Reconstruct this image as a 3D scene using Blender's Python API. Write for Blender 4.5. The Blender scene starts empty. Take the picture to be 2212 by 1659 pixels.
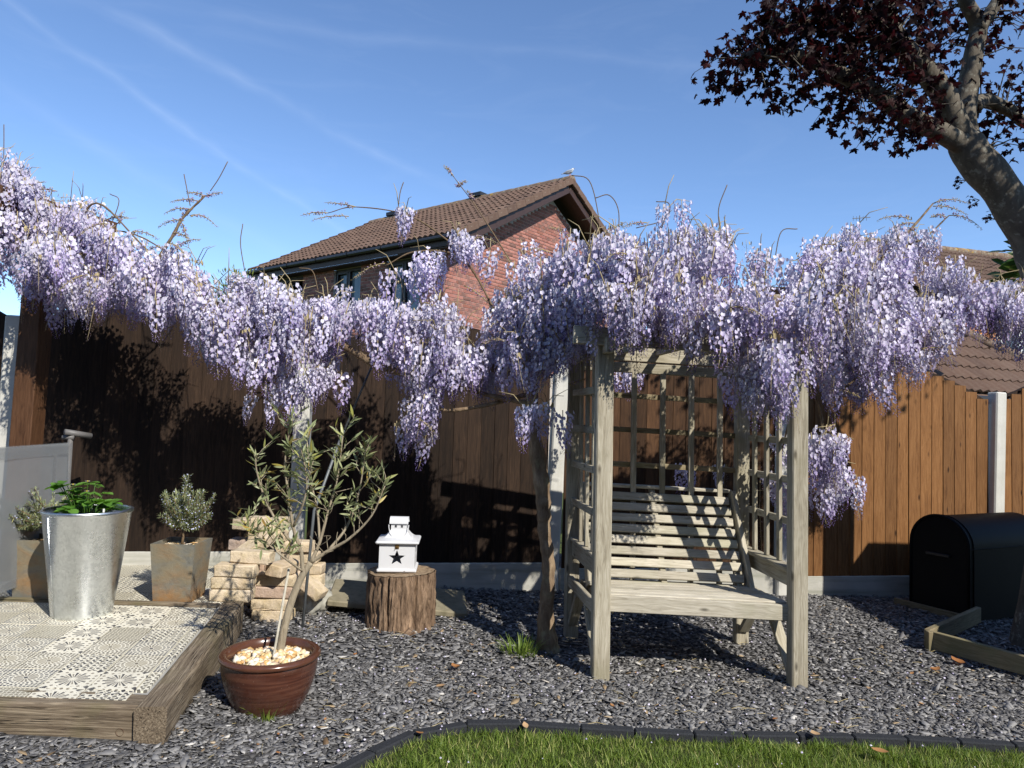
import bpy, bmesh, math, random
import numpy as np
from mathutils import Matrix, Vector, noise as mnoise
R = math.radians
rng = random.Random(7)
nr = np.random.RandomState(11)
scene = bpy.context.scene
COL = scene.collection
K = 0.025                                   # the garden falls gently to the right

def gz(x, y=0): return -K * x

# ------------------------------------------------------------------ camera, sky, sun, exposure
cam = bpy.data.cameras.new("camera"); camo = bpy.data.objects.new("camera", cam); COL.objects.link(camo)
TH, RO = 0.05, 0.031
fw = Vector((0, math.cos(TH), math.sin(TH))); u0 = Vector((1, 0, 0)).cross(fw)
Rv = math.cos(RO) * Vector((1, 0, 0)) + math.sin(RO) * u0
Uv = -math.sin(RO) * Vector((1, 0, 0)) + math.cos(RO) * u0
camo.matrix_world = Matrix(((Rv.x, Uv.x, -fw.x, 0), (Rv.y, Uv.y, -fw.y, 0), (Rv.z, Uv.z, -fw.z, 1.45), (0, 0, 0, 1)))
cam.sensor_width = 36.0; cam.lens = 36.0 * 1534 / 2212
cam.clip_start = 0.05; cam.clip_end = 3000
scene.camera = camo

SUN = Vector((0.478, -0.612, 0.629)).normalized()
SUN_EL = math.asin(SUN.z); SUN_ROT = math.atan2(SUN.x, SUN.y)
world = bpy.data.worlds.new("World"); scene.world = world; world.use_nodes = True
sun = bpy.data.lights.new("sun", 'SUN'); sun.energy = 5.0; sun.angle = R(0.5); sun.color = (1.0, 0.945, 0.86)
suno = bpy.data.objects.new("sun", sun); COL.objects.link(suno)
suno.rotation_euler = SUN.to_track_quat('Z', 'Y').to_euler(); suno.location = (3, -4, 6)
scene.view_settings.view_transform = 'Standard'; scene.view_settings.look = 'None'
scene.view_settings.exposure = 0.36; scene.view_settings.gamma = 1.0
scene.view_settings.use_curve_mapping = False
scene.cycles.max_bounces = 8; scene.cycles.transparent_max_bounces = 16

class NT:
    """small node-building helper"""
    def __init__(self, tree): self.t = tree; self.N = tree.nodes; self.L = tree.links
    def n(self, typ, **kw):
        nd = self.N.new(typ)
        for k, v in kw.items(): setattr(nd, k, v)
        return nd
    def put(self, sock, v):
        if hasattr(v, 'links') or isinstance(v, bpy.types.NodeSocket): self.L.new(v, sock)
        elif v is not None: sock.default_value = v
    def math(self, op, a, b=None, clamp=False):
        nd = self.n('ShaderNodeMath', operation=op, use_clamp=clamp); self.put(nd.inputs[0], a)
        if b is not None: self.put(nd.inputs[1], b)
        return nd.outputs[0]
    def vmath(self, op, a, b=None, s=None):
        nd = self.n('ShaderNodeVectorMath', operation=op); self.put(nd.inputs[0], a)
        if b is not None: self.put(nd.inputs[1], b)
        if s is not None: self.put(nd.inputs['Scale'], s)
        return nd.outputs['Value'] if op in ('DOT_PRODUCT', 'LENGTH', 'DISTANCE') else nd.outputs[0]
    def coord(self, kind='Object'): return self.n('ShaderNodeTexCoord').outputs[kind]
    def scale(self, v, s, off=None):
        nd = self.n('ShaderNodeMapping'); self.put(nd.inputs['Vector'], v); self.put(nd.inputs['Scale'], Vector(s))
        if off is not None: self.put(nd.inputs['Location'], off)
        return nd.outputs[0]
    def noise(self, v, s=5, d=3, r=.55, dist=0, out=0):
        nd = self.n('ShaderNodeTexNoise'); self.put(nd.inputs['Vector'], v); nd.inputs['Scale'].default_value = s
        nd.inputs['Detail'].default_value = d; nd.inputs['Roughness'].default_value = r; nd.inputs['Distortion'].default_value = dist
        return nd.outputs[out]
    def voro(self, v, s=5, feat='F1', out='Distance', rnd=1):
        nd = self.n('ShaderNodeTexVoronoi', feature=feat); self.put(nd.inputs['Vector'], v)
        nd.inputs['Scale'].default_value = s; nd.inputs['Randomness'].default_value = rnd
        return nd.outputs[out]
    def ramp(self, f, stops):
        nd = self.n('ShaderNodeValToRGB'); self.put(nd.inputs[0], f); e = nd.color_ramp.elements
        while len(e) > 1: e.remove(e[-1])
        e[0].position = stops[0][0]; e[0].color = (*stops[0][1], 1)
        for p, c in stops[1:]:
            q = e.new(p); q.color = (*c, 1)
        return nd.outputs[0]
    def mix(self, f, a, b, mode='MIX'):
        nd = self.n('ShaderNodeMix', data_type='RGBA', blend_type=mode); self.put(nd.inputs[0], f)
        for k, v in ((6, a), (7, b)):
            self.put(nd.inputs[k], (*v, 1) if isinstance(v, tuple) and len(v) == 3 else v)
        return nd.outputs[2]
    def mr(self, f, a, b, c=0., d=1.):
        nd = self.n('ShaderNodeMapRange'); self.put(nd.inputs[0], f)
        for i, v in enumerate((a, b, c, d)): nd.inputs[i + 1].default_value = v
        return nd.outputs[0]
    def bump(self, h, st=.3, dist=.01):
        nd = self.n('ShaderNodeBump'); nd.inputs['Strength'].default_value = st; nd.inputs['Distance'].default_value = dist
        self.put(nd.inputs['Height'], h); return nd.outputs[0]
    def rnd(self): return self.n('ShaderNodeObjectInfo').outputs['Random']
    def attr(self, name): return self.n('ShaderNodeAttribute', attribute_name=name).outputs['Fac']
    def hsv(self, c, h=.5, s=1., v=1.):
        nd = self.n('ShaderNodeHueSaturation'); self.put(nd.inputs['Color'], c)
        self.put(nd.inputs['Hue'], h); self.put(nd.inputs['Saturation'], s); self.put(nd.inputs['Value'], v)
        return nd.outputs[0]

# sky: Nishita plus thin contrails and cirrus that lie along great circles
w = NT(world.node_tree); w.N.clear()
sky = w.n('ShaderNodeTexSky', sky_type='NISHITA'); sky.sun_disc = False
sky.sun_elevation = SUN_EL; sky.sun_rotation = SUN_ROT; sky.air_density = 0.85; sky.dust_density = 0.0; sky.ozone_density = 3.0
dirv = w.coord('Generated')
wob = w.noise(dirv, 5, 4, .6)
wob = w.math('MULTIPLY', w.math('SUBTRACT', wob, .5), .035)
tot = None
for nv, wd, amp, ns in (((-.429, .241, -.871), .012, .8, 9), ((-.536, .084, -.84), .009, .75, 11), ((-.477, .041, -.878), .016, .35, 7), ((-.073, .467, -.881), .012, .35, 6)):
    d = w.math('ABSOLUTE', w.math('ADD', w.vmath('DOT_PRODUCT', dirv, Vector(nv).normalized()), wob))
    b = w.math('POWER', w.math('SUBTRACT', 1.0, w.math('DIVIDE', d, wd), clamp=True), 1.4)
    m = w.math('MULTIPLY', b, w.mr(w.noise(dirv, ns, 3, .6), .32, .68, .1, amp))
    tot = m if tot is None else w.math('MAXIMUM', tot, m)
cir = w.noise(w.scale(dirv, (2.2, 2.2, 9.0)), 2.6, 6, .62, 1.2)
cir = w.math('MULTIPLY', w.mr(cir, .52, .85), .28)
tot = w.math('ADD', tot, cir, clamp=True)
tint = w.mix(1.0, sky.outputs[0], (.96, 1.03, 1.12), 'MULTIPLY')
skyc = w.mix(w.math('MULTIPLY', tot, .11), tint, (6.5, 7.2, 8.2))
bg = w.n('ShaderNodeBackground'); w.L.new(skyc, bg.inputs[0]); bg.inputs[1].default_value = 0.143
w.L.new(bg.outputs[0], w.n('ShaderNodeOutputWorld').inputs[0])

# ------------------------------------------------------------------ object helpers
WM = {}
def link(o, parent=None, M=None):
    COL.objects.link(o)
    if M is not None: o.matrix_basis = M
    WM[o.name] = (M.copy() if M is not None else Matrix.Identity(4))
    if parent is not None:
        o.parent = parent; o.matrix_parent_inverse = WM[parent.name].inverted()
    return o
def tag(o, label=None, cat=None, group=None, kind=None):
    if label: o['label'] = label
    if cat: o['category'] = cat
    if group: o['group'] = group
    if kind: o['kind'] = kind
    return o
def thing(name, label, cat, loc=(0, 0, 0), group=None):
    o = bpy.data.objects.new(name, None); o.empty_display_size = .1
    link(o, None, Matrix.Translation(Vector(loc))); return tag(o, label, cat, group)
def obj(name, me, mat=None, parent=None, M=None):
    if mat is not None and not me.materials: me.materials.append(mat)
    return link(bpy.data.objects.new(name, me), parent, M)

class MB:
    """collects plain geometry and builds one mesh"""
    def __init__(s): s.v = []; s.f = []
    def add(s, vs, fs, M=None):
        b = len(s.v)
        s.v += [tuple(M @ Vector(p)) for p in vs] if M is not None else [tuple(p) for p in vs]
        s.f += [tuple(i + b for i in f) for f in fs]; return s
    def box(s, x0, x1, y0, y1, z0, z1, M=None):
        vs = [(x, y, z) for z in (z0, z1) for y in (y0, y1) for x in (x0, x1)]
        return s.add(vs, [(0, 2, 3, 1), (4, 5, 7, 6), (0, 1, 5, 4), (2, 6, 7, 3), (0, 4, 6, 2), (1, 3, 7, 5)], M)
    def tube(s, pts, rad, n=8, cap=True, jit=0):
        pts = [Vector(p) for p in pts]; m = len(pts)
        rs = rad if isinstance(rad, (list, tuple)) else [rad] * m
        up = Vector((0, 0, 1)); base = len(s.v); prev = None
        for i, p in enumerate(pts):
            t = (pts[min(i + 1, m - 1)] - pts[max(i - 1, 0)]).normalized()
            a = prev if prev is not None else (up if abs(t.z) < .9 else Vector((1, 0, 0)))
            a = (a - t * a.dot(t)).normalized(); prev = a; b = t.cross(a)
            for k in range(n):
                th = 2 * math.pi * k / n; r = rs[i] * (1 + (rng.uniform(-jit, jit) if jit else 0))
                s.v.append(tuple(p + a * (math.cos(th) * r) + b * (math.sin(th) * r)))
        for i in range(m - 1):
            for k in range(n):
                q = base + i * n; s.f.append((q + k, q + (k + 1) % n, q + n + (k + 1) % n, q + n + k))
        if cap:
            s.f.append(tuple(base + k for k in range(n))[::-1]); s.f.append(tuple(base + (m - 1) * n + k for k in range(n)))
        return s
    def lathe(s, prof, n=32, c=(0, 0, 0)):
        base = len(s.v)
        for r, z in prof:
            for k in range(n):
                th = 2 * math.pi * k / n; s.v.append((c[0] + r * math.cos(th), c[1] + r * math.sin(th), c[2] + z))
        for i in range(len(prof) - 1):
            for k in range(n):
                q = base + i * n; s.f.append((q + k, q + (k + 1) % n, q + n + (k + 1) % n, q + n + k))
        return s
    def mesh(s, name, smooth=False, angle=None):
        me = bpy.data.meshes.new(name); me.from_pydata(s.v, [], s.f); me.update()
        if smooth: me.polygons.foreach_set('use_smooth', [True] * len(me.polygons))
        if smooth and angle is not None: me.set_sharp_from_angle(angle=R(angle))
        return me
    def build(s, name, mat, parent=None, M=None, smooth=False, angle=None):
        return obj(name, s.mesh(name, smooth, angle), mat, parent, M)

def cbox_data(hx, hy, hz, c):
    """box with chamfered edges, 24 corners"""
    vs = []; idx = {}
    for sx in (-1, 1):
        for sy in (-1, 1):
            for sz in (-1, 1):
                for ax in range(3):
                    p = [sx * (hx - c), sy * (hy - c), sz * (hz - c)]; p[ax] += (sx, sy, sz)[ax] * c
                    idx[(sx, sy, sz, ax)] = len(vs); vs.append(tuple(p))
    fs = []
    def q(*k): fs.append(tuple(idx[i] for i in k))
    for s_ in (-1, 1):
        q((s_, -1, -1, 0), (s_, 1, -1, 0), (s_, 1, 1, 0), (s_, -1, 1, 0)); q((-1, s_, -1, 1), (-1, s_, 1, 1), (1, s_, 1, 1), (1, s_, -1, 1)); q((-1, -1, s_, 2), (1, -1, s_, 2), (1, 1, s_, 2), (-1, 1, s_, 2))
    for a in (-1, 1):
        for b in (-1, 1):
            q((a, b, -1, 0), (a, b, 1, 0), (a, b, 1, 1), (a, b, -1, 1)); q((a, -1, b, 0), (a, 1, b, 0), (a, 1, b, 2), (a, -1, b, 2)); q((-1, a, b, 1), (1, a, b, 1), (1, a, b, 2), (-1, a, b, 2))
            for d in (-1, 1): q((a, b, d, 0), (a, b, d, 1), (a, b, d, 2))
    return vs, fs
def fixn(me):
    bm = bmesh.new(); bm.from_mesh(me); bmesh.ops.recalc_face_normals(bm, faces=bm.faces); bm.to_mesh(me); bm.free(); return me
CB = {}
def cbox_mesh(name, hx, hy, hz, c):
    k = (name, round(hx, 4), round(hy, 4), round(hz, 4), c)
    if k not in CB:
        me = bpy.data.meshes.new(name); me.from_pydata(*[cbox_data(hx, hy, hz, c)[0], [], cbox_data(hx, hy, hz, c)[1]]); me.update(); CB[k] = fixn(me)
    return CB[k]
def frame(p0, p1, up=(0, 1, 0)):
    """matrix at the middle of p0-p1: local z along the line, local y towards up"""
    p0 = Vector(p0); p1 = Vector(p1); z = (p1 - p0).normalized(); y = Vector(up); y = (y - z * y.dot(z)).normalized(); x = y.cross(z)
    M = Matrix(((x.x, y.x, z.x, 0), (x.y, y.y, z.y, 0), (x.z, y.z, z.z, 0), (0, 0, 0, 1)))
    return Matrix.Translation((p0 + p1) / 2) @ M, (p1 - p0).length
def beam(name, p0, p1, w, d, mat, parent, up=(0, 1, 0), c=.004):
    """timber from p0 to p1, w across, d along 'up'"""
    M, L = frame(p0, p1, up)
    me = cbox_mesh(name, w / 2, d / 2, L / 2, c)
    if me.materials and me.materials[0] != mat: me = me.copy(); me.materials.clear()
    return obj(name, me, mat, parent, M)

def tri_template(vs, fs, **attrs):
    T = []
    for f in fs:
        for i in range(1, len(f) - 1): T.append((f[0], f[i], f[i + 1]))
    return np.array(vs, float), np.array(T, int), {k: np.array(v, float) for k, v in attrs.items()}
def np_mesh(name, V, T, attrs=None, smooth=False):
    me = bpy.data.meshes.new(name); nv, nt = len(V), len(T)
    me.vertices.add(nv); me.vertices.foreach_set('co', np.asarray(V, np.float32).ravel())
    me.loops.add(nt * 3); me.loops.foreach_set('vertex_index', np.asarray(T, np.int32).ravel())
    me.polygons.add(nt); me.polygons.foreach_set('loop_start', np.arange(0, nt * 3, 3, dtype=np.int32)); me.polygons.foreach_set('loop_total', np.full(nt, 3, np.int32))
    if smooth: me.polygons.foreach_set('use_smooth', np.ones(nt, bool))
    me.update(); me.validate()
    for k, v in (attrs or {}).items():
        a = me.attributes.new(k, 'FLOAT', 'POINT'); a.data.foreach_set('value', np.asarray(v, np.float32))
    return me
def merge(items):
    """items: list of (template, 4x4 numpy, {attr: constant}) -> V, T, attrs"""
    Vs, Ts, A = [], [], {}; off = 0
    for (V, T, at), M, extra in items:
        Vs.append(V @ M[:3, :3].T + M[:3, 3]); Ts.append(T + off)
        for k, v in at.items(): A.setdefault(k, []).append(v)
        for k, v in extra.items(): A.setdefault(k, []).append(np.full(len(V), v))
        off += len(V)
    return np.concatenate(Vs), np.concatenate(Ts), {k: np.concatenate(v) for k, v in A.items()}
def rotz(a): c, s = math.cos(a), math.sin(a); return np.array([[c, -s, 0], [s, c, 0], [0, 0, 1.]])
def rotx(a): c, s = math.cos(a), math.sin(a); return np.array([[1., 0, 0], [0, c, -s], [0, s, c]])
def roty(a): c, s = math.cos(a), math.sin(a); return np.array([[c, 0, s], [0, 1., 0], [-s, 0, c]])
def m4(r, p, s=1.): M = np.eye(4); M[:3, :3] = r * s if np.isscalar(s) else r @ np.diag(s); M[:3, 3] = p; return M
def bez(pts, n):
    """Catmull-Rom through the points"""
    P = [Vector(p) for p in pts]; P = [P[0] * 2 - P[1]] + P + [P[-1] * 2 - P[-2]]; out = []
    for i in range(1, len(P) - 2):
        for k in range(n):
            t = k / n; a, b, c, d = P[i - 1:i + 3]
            out.append(.5 * ((2 * b) + (c - a) * t + (2 * a - 5 * b + 4 * c - d) * t * t + (3 * b - a - 3 * c + d) * t ** 3))
    return out + [P[-2]]
def lerp(a, b, t): return a + (b - a) * t
def table(T, x):
    return np.interp(x, [r[0] for r in T], [r[1] for r in T])

# ------------------------------------------------------------------ materials
def mat(name, rough=.7, spec=.3, metal=0):
    m = bpy.data.materials.new(name); m.use_nodes = True; t = NT(m.node_tree)
    b = t.N['Principled BSDF']; b.inputs['Roughness'].default_value = rough; b.inputs['Metallic'].default_value = metal
    b.inputs['Specular IOR Level'].default_value = spec
    return m, t, b
def setc(t, b, c, nrm=None, rough=None):
    t.put(b.inputs['Base Color'], (*c, 1) if isinstance(c, tuple) else c)
    if nrm is not None: t.put(b.inputs['Normal'], nrm)
    if rough is not None: t.put(b.inputs['Roughness'], rough)

def wood(name, dark, mid, light, rough=.8, grain=1., knots=.5, green=None, crack=0., per=.35, bumps=.35, wob=.06, lz=1.5):
    m, t, b = mat(name, rough, .2)
    r = t.rnd(); off = t.n('ShaderNodeCombineXYZ'); t.put(off.inputs[0], t.math('MULTIPLY', r, 37.)); t.put(off.inputs[2], t.math('MULTIPLY', r, 91.)); t.put(off.inputs[1], t.math('MULTIPLY', r, 13.))
    o = t.vmath('ADD', t.coord('Object'), off.outputs[0])
    wv = t.noise(t.scale(o, (3, 3, 1.2)), 2.0, 2, .5)
    o2 = t.vmath('ADD', o, t.vmath('SCALE', t.noise(t.scale(o, (6, 6, 2.2)), 1.6, 2, .5, out=1), s=wob))
    g = t.noise(t.scale(o2, (38, 38, lz)), 2.4 * grain, 4, .62, .4)
    fine = t.noise(t.scale(o, (160, 160, 5)), 2.0, 2, .6)
    f = t.math('ADD', t.math('MULTIPLY', g, .62), t.math('MULTIPLY', fine, .26)); f = t.math('ADD', f, t.math('MULTIPLY', wv, .22))
    c = t.ramp(f, [(.36, dark), (.53, mid), (.72, light)])
    kd = t.voro(t.scale(o, (9, 9, 3.2)), 1.15)
    kn = t.mr(kd, .05, .14, 1., 0.)
    c = t.mix(t.math('MULTIPLY', kn, knots), c, tuple(x * .35 for x in dark))
    if green: c = t.mix(t.mr(t.noise(o, 2.3, 3, .6), .48, .72, 0., .75), c, green)
    if crack:
        cr = t.noise(t.scale(o2, (70, 70, .9)), 1.4, 3, .7); cm = t.mr(cr, .32, .40, 1., 0.)
        c = t.mix(t.math('MULTIPLY', cm, crack), c, (.012, .010, .008)); f = t.math('SUBTRACT', f, t.math('MULTIPLY', cm, .5 * crack))
    c = t.hsv(c, .5, 1., t.mr(r, 0, 1, 1 - per, 1 + per * .6))
    setc(t, b, c, t.bump(f, bumps, .006)); return m

M_arb = wood('weathered pine', (.18, .152, .108), (.345, .31, .232), (.51, .47, .375), .85, 1., .8, (.22, .20, .125), .22, .2)
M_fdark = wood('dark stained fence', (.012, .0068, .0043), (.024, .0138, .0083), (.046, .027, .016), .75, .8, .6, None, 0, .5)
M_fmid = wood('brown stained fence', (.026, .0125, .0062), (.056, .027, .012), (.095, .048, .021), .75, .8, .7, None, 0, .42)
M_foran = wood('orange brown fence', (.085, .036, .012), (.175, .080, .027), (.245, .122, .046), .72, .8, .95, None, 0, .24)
M_sleeper = wood('weathered oak sleeper', (.050, .037, .026), (.14, .108, .074), (.34, .28, .20), .9, 1.4, .2, (.13, .12, .055), 1., .12, .9, .022, .8)
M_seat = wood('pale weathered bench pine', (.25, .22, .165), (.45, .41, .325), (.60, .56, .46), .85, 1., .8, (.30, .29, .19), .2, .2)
M_rail = wood('treated softwood', (.12, .095, .05), (.21, .17, .10), (.30, .25, .16), .85, 1., .4, (.12, .13, .06), .3)
M_perg = wood('brown stained pergola timber', (.040, .018, .009), (.080, .038, .018), (.125, .062, .032), .6, 1., .4, None, .2, .2)
M_cane = wood('pale cane', (.27, .25, .19), (.40, .37, .30), (.50, .47, .38), .7, 1., .1)

def simple(name, c, rough=.6, spec=.3, metal=0, var=.0, nscale=8, bumpst=0, bd=.004):
    m, t, b = mat(name, rough, spec, metal)
    if var or bumpst:
        f = t.noise(t.coord('Object'), nscale, 5, .6)
        cc = t.mix(f, tuple(max(0, x * (1 - var)) for x in c), tuple(min(1, x * (1 + var)) for x in c))
        setc(t, b, cc, t.bump(f, bumpst, bd) if bumpst else None)
    else: setc(t, b, c)
    return m
def concrete(name, c, stain=.5):
    m, t, b = mat(name, .9, .2); o = t.coord('Object')
    f = t.noise(o, 6, 6, .65); g = t.noise(t.scale(o, (14, 14, 1.2)), 1.2, 4, .6)
    cc = t.mix(f, tuple(x * .72 for x in c), tuple(min(1, x * 1.15) for x in c))
    cc = t.mix(t.mr(g, .45, .72, 0., stain), cc, tuple(x * s for x, s in zip(c, (.5, .52, .46))))
    sp = t.mr(t.voro(o, 90), .0, .2, 1., 0.); cc = t.mix(t.math('MULTIPLY', sp, .25), cc, tuple(x * .5 for x in c))
    setc(t, b, cc, t.bump(t.noise(o, 60, 4, .6), .25, .004)); return m
M_conc = concrete('pale concrete', (.56, .55, .50), .25)
M_grav = concrete('stained concrete gravel board', (.45, .44, .39), .75)
M_slab = concrete('mossy paving slab', (.25, .22, .15), .7)
M_mortar = concrete('mortar', (.50, .44, .38), .2)
M_grout = concrete('tile grout', (.36, .35, .32), .3)

# slate
m, t, b = mat('slate chips', .62, .35); a = t.attr('tone'); o = t.coord('Object')
c = t.ramp(a, [(0., (.054, .052, .051)), (.3, (.108, .105, .103)), (.65, (.163, .159, .155)), (.93, (.225, .22, .212)), (.958, (.25, .245, .235)), (.975, (.50, .48, .44)), (.986, (.33, .24, .13)), (1., (.10, .060, .028))])
c = t.mix(t.mr(t.noise(o, 55, 4, .6), .3, .7, 0., .45), c, t.hsv(c, .5, .8, 1.45)); setc(t, b, c, t.bump(t.noise(o, 120, 4, .65), .3, .003)); M_slate = m
m, t, b = mat('slate bed ground', .9, .2); o = t.coord('Object')
c = t.ramp(t.voro(o, 38, out='Color'), [(0., (.024, .023, .022)), (1., (.10, .097, .094))]); setc(t, b, c, t.bump(t.voro(o, 38), .8, .02)); M_bed = m
M_soil = simple('dark soil', (.035, .024, .016), .95, .1, 0, .6, 40, .8, .02)

# brick
m, t, b = mat('reclaimed yellow brick', .92, .15); r = t.rnd(); o = t.coord('Object')
base = t.ramp(r, [(0., (.47, .37, .22)), (.35, (.54, .44, .28)), (.66, (.46, .355, .22)), (.80, (.43, .29, .18)), (.9, (.37, .285, .22)), (1., (.52, .42, .27))])
cx = t.n('ShaderNodeCombineXYZ'); t.put(cx.inputs[0], t.math('MULTIPLY', r, 53.)); t.put(cx.inputs[1], t.math('MULTIPLY', r, 19.)); o = t.vmath('ADD', o, cx.outputs[0])
n1 = t.noise(o, 11, 5, .65); c = t.mix(t.mr(n1, .35, .7), base, t.hsv(base, .49, .75, 1.25))
c = t.mix(t.mr(t.noise(o, 24, 5, .75), .57, .70, 0., .5), c, (.17, .125, .08)); c = t.mix(t.mr(t.noise(o, 5, 3, .6), .58, .78, 0., .35), c, (.44, .25, .13))
setc(t, b, c, t.bump(t.noise(o, 30, 6, .75), 1., .012)); M_brick = m
m, t, b = mat('red multi house brick', .9, .15); o = t.coord('Object'); r = t.rnd(); a = t.attr('tone')
rr = t.math('FRACT', t.math('ADD', r, a))
base = t.ramp(rr, [(0., (.31, .13, .10)), (.35, (.36, .16, .122)), (.6, (.265, .105, .08)), (.72, (.24, .095, .065)), (1., (.34, .15, .115))])
g = t.n('ShaderNodeTexCoord').outputs['Generated']
# dark kiss mark in the middle of the face of some bricks
kv = t.vmath('LENGTH', t.scale(t.vmath('SUBTRACT', o, t.vmath('SCALE', o, s=0.)), (9.5, 9.5, 28)))
kiss = t.math('MULTIPLY', t.mr(kv, .55, 1.0, 1., 0.), t.mr(t.math('FRACT', t.math('MULTIPLY', rr, 7.3)), .45, .5))
c = t.mix(t.math('MULTIPLY', kiss, .72), base, (.105, .075, .062)); c = t.mix(t.mr(t.noise(o, 22, 3, .6), .4, .8, 0., .35), c, t.hsv(base, .5, .7, 1.4)); setc(t, b, c); M_hbrick = m
m, t, b = mat('red house brickwork', .9, .15); o = t.coord('Object'); a = t.attr('tone')
c = t.ramp(a, [(0., (.31, .13, .10)), (.35, (.36, .16, .122)), (.55, (.265, .105, .08)), (.7, (.15, .085, .068)), (.85, (.24, .095, .065)), (1., (.34, .15, .115))])
c = t.mix(t.mr(t.noise(o, 14, 3, .6), .4, .8, 0., .4), c, t.hsv(c, .5, .75, 1.35)); setc(t, b, c); M_hbrick2 = m
m, t, b = mat('orange house brick', .9, .15); a = t.attr('tone'); r = t.rnd()
setc(t, b, t.ramp(t.math('FRACT', t.math('ADD', a, r)), [(0., (.55, .22, .08)), (.5, (.62, .27, .10)), (1., (.45, .17, .07))])); M_obrick = m

m, t, b = mat('brown concrete roof tile', .85, .2); o = t.coord('Object'); r = t.rnd(); a = t.attr('tone')
base = t.ramp(t.math('FRACT', t.math('ADD', r, a)), [(0., (.110, .068, .049)), (.4, (.132, .082, .059)), (.8, (.096, .060, .045)), (1., (.142, .092, .067))])
c = t.mix(t.mr(t.noise(o, 16, 5, .7), .45, .75, 0., .4), base, (.19, .145, .11)); c = t.mix(t.mr(t.voro(o, 7), .03, .08, .35, 0.), c, (.46, .42, .34))
setc(t, b, c, t.bump(t.noise(o, 80, 3, .6), .3, .004)); M_tile = m
m, t, b = mat('lichened ridge tile', .9, .2); o = t.coord('Object')
c = t.mix(t.mr(t.noise(o, 9, 5, .7), .5, .66, 0., .8), (.17, .115, .08), (.30, .28, .22)); c = t.mix(t.mr(t.noise(o, 5, 4, .7), .58, .66, 0., .9), c, (.38, .24, .05)); setc(t, b, c); M_ridge = m
M_fascia = simple('dark brown fascia', (.045, .024, .018), .5, .4, 0, .3, 6)
M_gutter = simple('black gutter', (.018, .017, .017), .4, .5)
M_wframe = simple('dark brown window frame', (.018, .013, .011), .4, .5)
M_white = simple('white window frame', (.78, .78, .76), .4, .4)
m, t, b = mat('window glass', .06, .6); o = t.coord('Object')
setc(t, b, t.mix(t.mr(t.noise(t.scale(o, (2, 2, .4)), 2, 2), .4, .6), (.10, .145, .175), (.17, .215, .24))); M_glass = m
M_dglass = simple('dim window glass', (.03, .035, .035), .05, .6)

# metals, pots, paint
m, t, b = mat('galvanised steel', .30, .5, 1.0); o = t.coord('Object')
sp = t.voro(o, 75, out='Color'); n1 = t.noise(o, 7, 5, .7); n2 = t.noise(t.scale(o, (60, 60, 9)), 1.5, 4, .7)
c = t.ramp(sp, [(0., (.50, .53, .55)), (1., (.70, .73, .75))]); c = t.mix(t.mr(n1, .42, .7, 0., .55), c, (.76, .79, .80)); c = t.mix(t.mr(n2, .55, .75, 0., .45), c, (.28, .31, .33))
setc(t, b, c, t.bump(t.math('ADD', sp, n1), .06, .004), t.mr(n1, .3, .7, .20, .40)); M_galv = m
m, t, b = mat('riven slate planter', .6, .4); o = t.coord('Object')
of = t.vmath('ADD', o, t.n('ShaderNodeObjectInfo').outputs['Location'])
f = t.noise(t.scale(of, (1, 1, 1.5)), 3.6, 7, .6, .7); g = t.noise(of, 16, 6, .7, .6); sx = t.n('ShaderNodeSeparateXYZ'); t.L.new(o, sx.inputs[0])
low = t.mr(sx.outputs[2], .0, .22, 1., 0.)
c = t.ramp(f, [(.34, (.115, .12, .11)), (.46, (.155, .148, .12)), (.54, (.18, .155, .105)), (.66, (.20, .135, .075))])
c = t.mix(t.math('MULTIPLY', low, t.mr(t.noise(of, 5, 5, .65), .44, .6)), c, (.26, .135, .05))
c = t.mix(t.mr(g, .5, .72, 0., .45), c, (.09, .075, .055)); c = t.mix(t.mr(g, .3, .42, .35, 0.), c, (.26, .235, .18)); setc(t, b, c, t.bump(t.math('ADD', f, t.math('MULTIPLY', g, .4)), .7, .012)); M_splant = m
m, t, b = mat('brown glazed pot', .28, .5); o = t.coord('Object')
f = t.noise(t.scale(o, (1.2, 1.2, 22)), 3, 5, .6); g = t.noise(o, 7, 4, .6)
c = t.ramp(f, [(.3, (.036, .012, .008)), (.5, (.063, .022, .0135)), (.7, (.105, .042, .025))]); c = t.mix(t.mr(g, .45, .7, 0., .4), c, (.10, .055, .04))
c = t.mix(t.mr(t.voro(o, 46), .03, .07, .75, 0.), c, (.36, .25, .18)); setc(t, b, c, t.bump(f, .12, .004), t.mr(g, .35, .7, .17, .34)); M_pot = m
M_rim = simple('worn brown glazed rim', (.085, .035, .02), .22, .5, 0, .5, 14)
m, t, b = mat('chipped white paint', .45, .4); o = t.coord('Object')
ch = t.mr(t.noise(o, 20, 6, .75), .665, .69); setc(t, b, t.mix(ch, t.mix(t.noise(o, 5, 3), (.54, .55, .56), (.63, .63, .63)), (.10, .075, .06))); M_paint = m
M_brass = simple('tarnished brass', (.42, .27, .10), .35, .5, .9, .5, 60)
M_inner = simple('dark lantern inside', (.055, .056, .058), .8, .2)
M_black = simple('black plastic cover', (.0045, .0045, .005), .55, .12, 0, .5, 5)
M_blacklamp = simple('black lamp holder', (.012, .012, .012), .45, .5)
M_rubber = simple('recycled rubber edging', (.028, .030, .034), .92, .15, 0, .5, 90, .7, .006)
M_grey = simple('grey powder coated steel', (.13, .125, .12), .5, .4, 0, .15, 20)
M_pole = simple('grey metal pole', (.13, .14, .145), .5, .4, .3)
M_rust = simple('rusty bolt', (.10, .055, .035), .8, .3, 0, .4, 60)
m, t, b = mat('grey mesh fabric', .8, .2); o = t.coord('UV')
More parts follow.
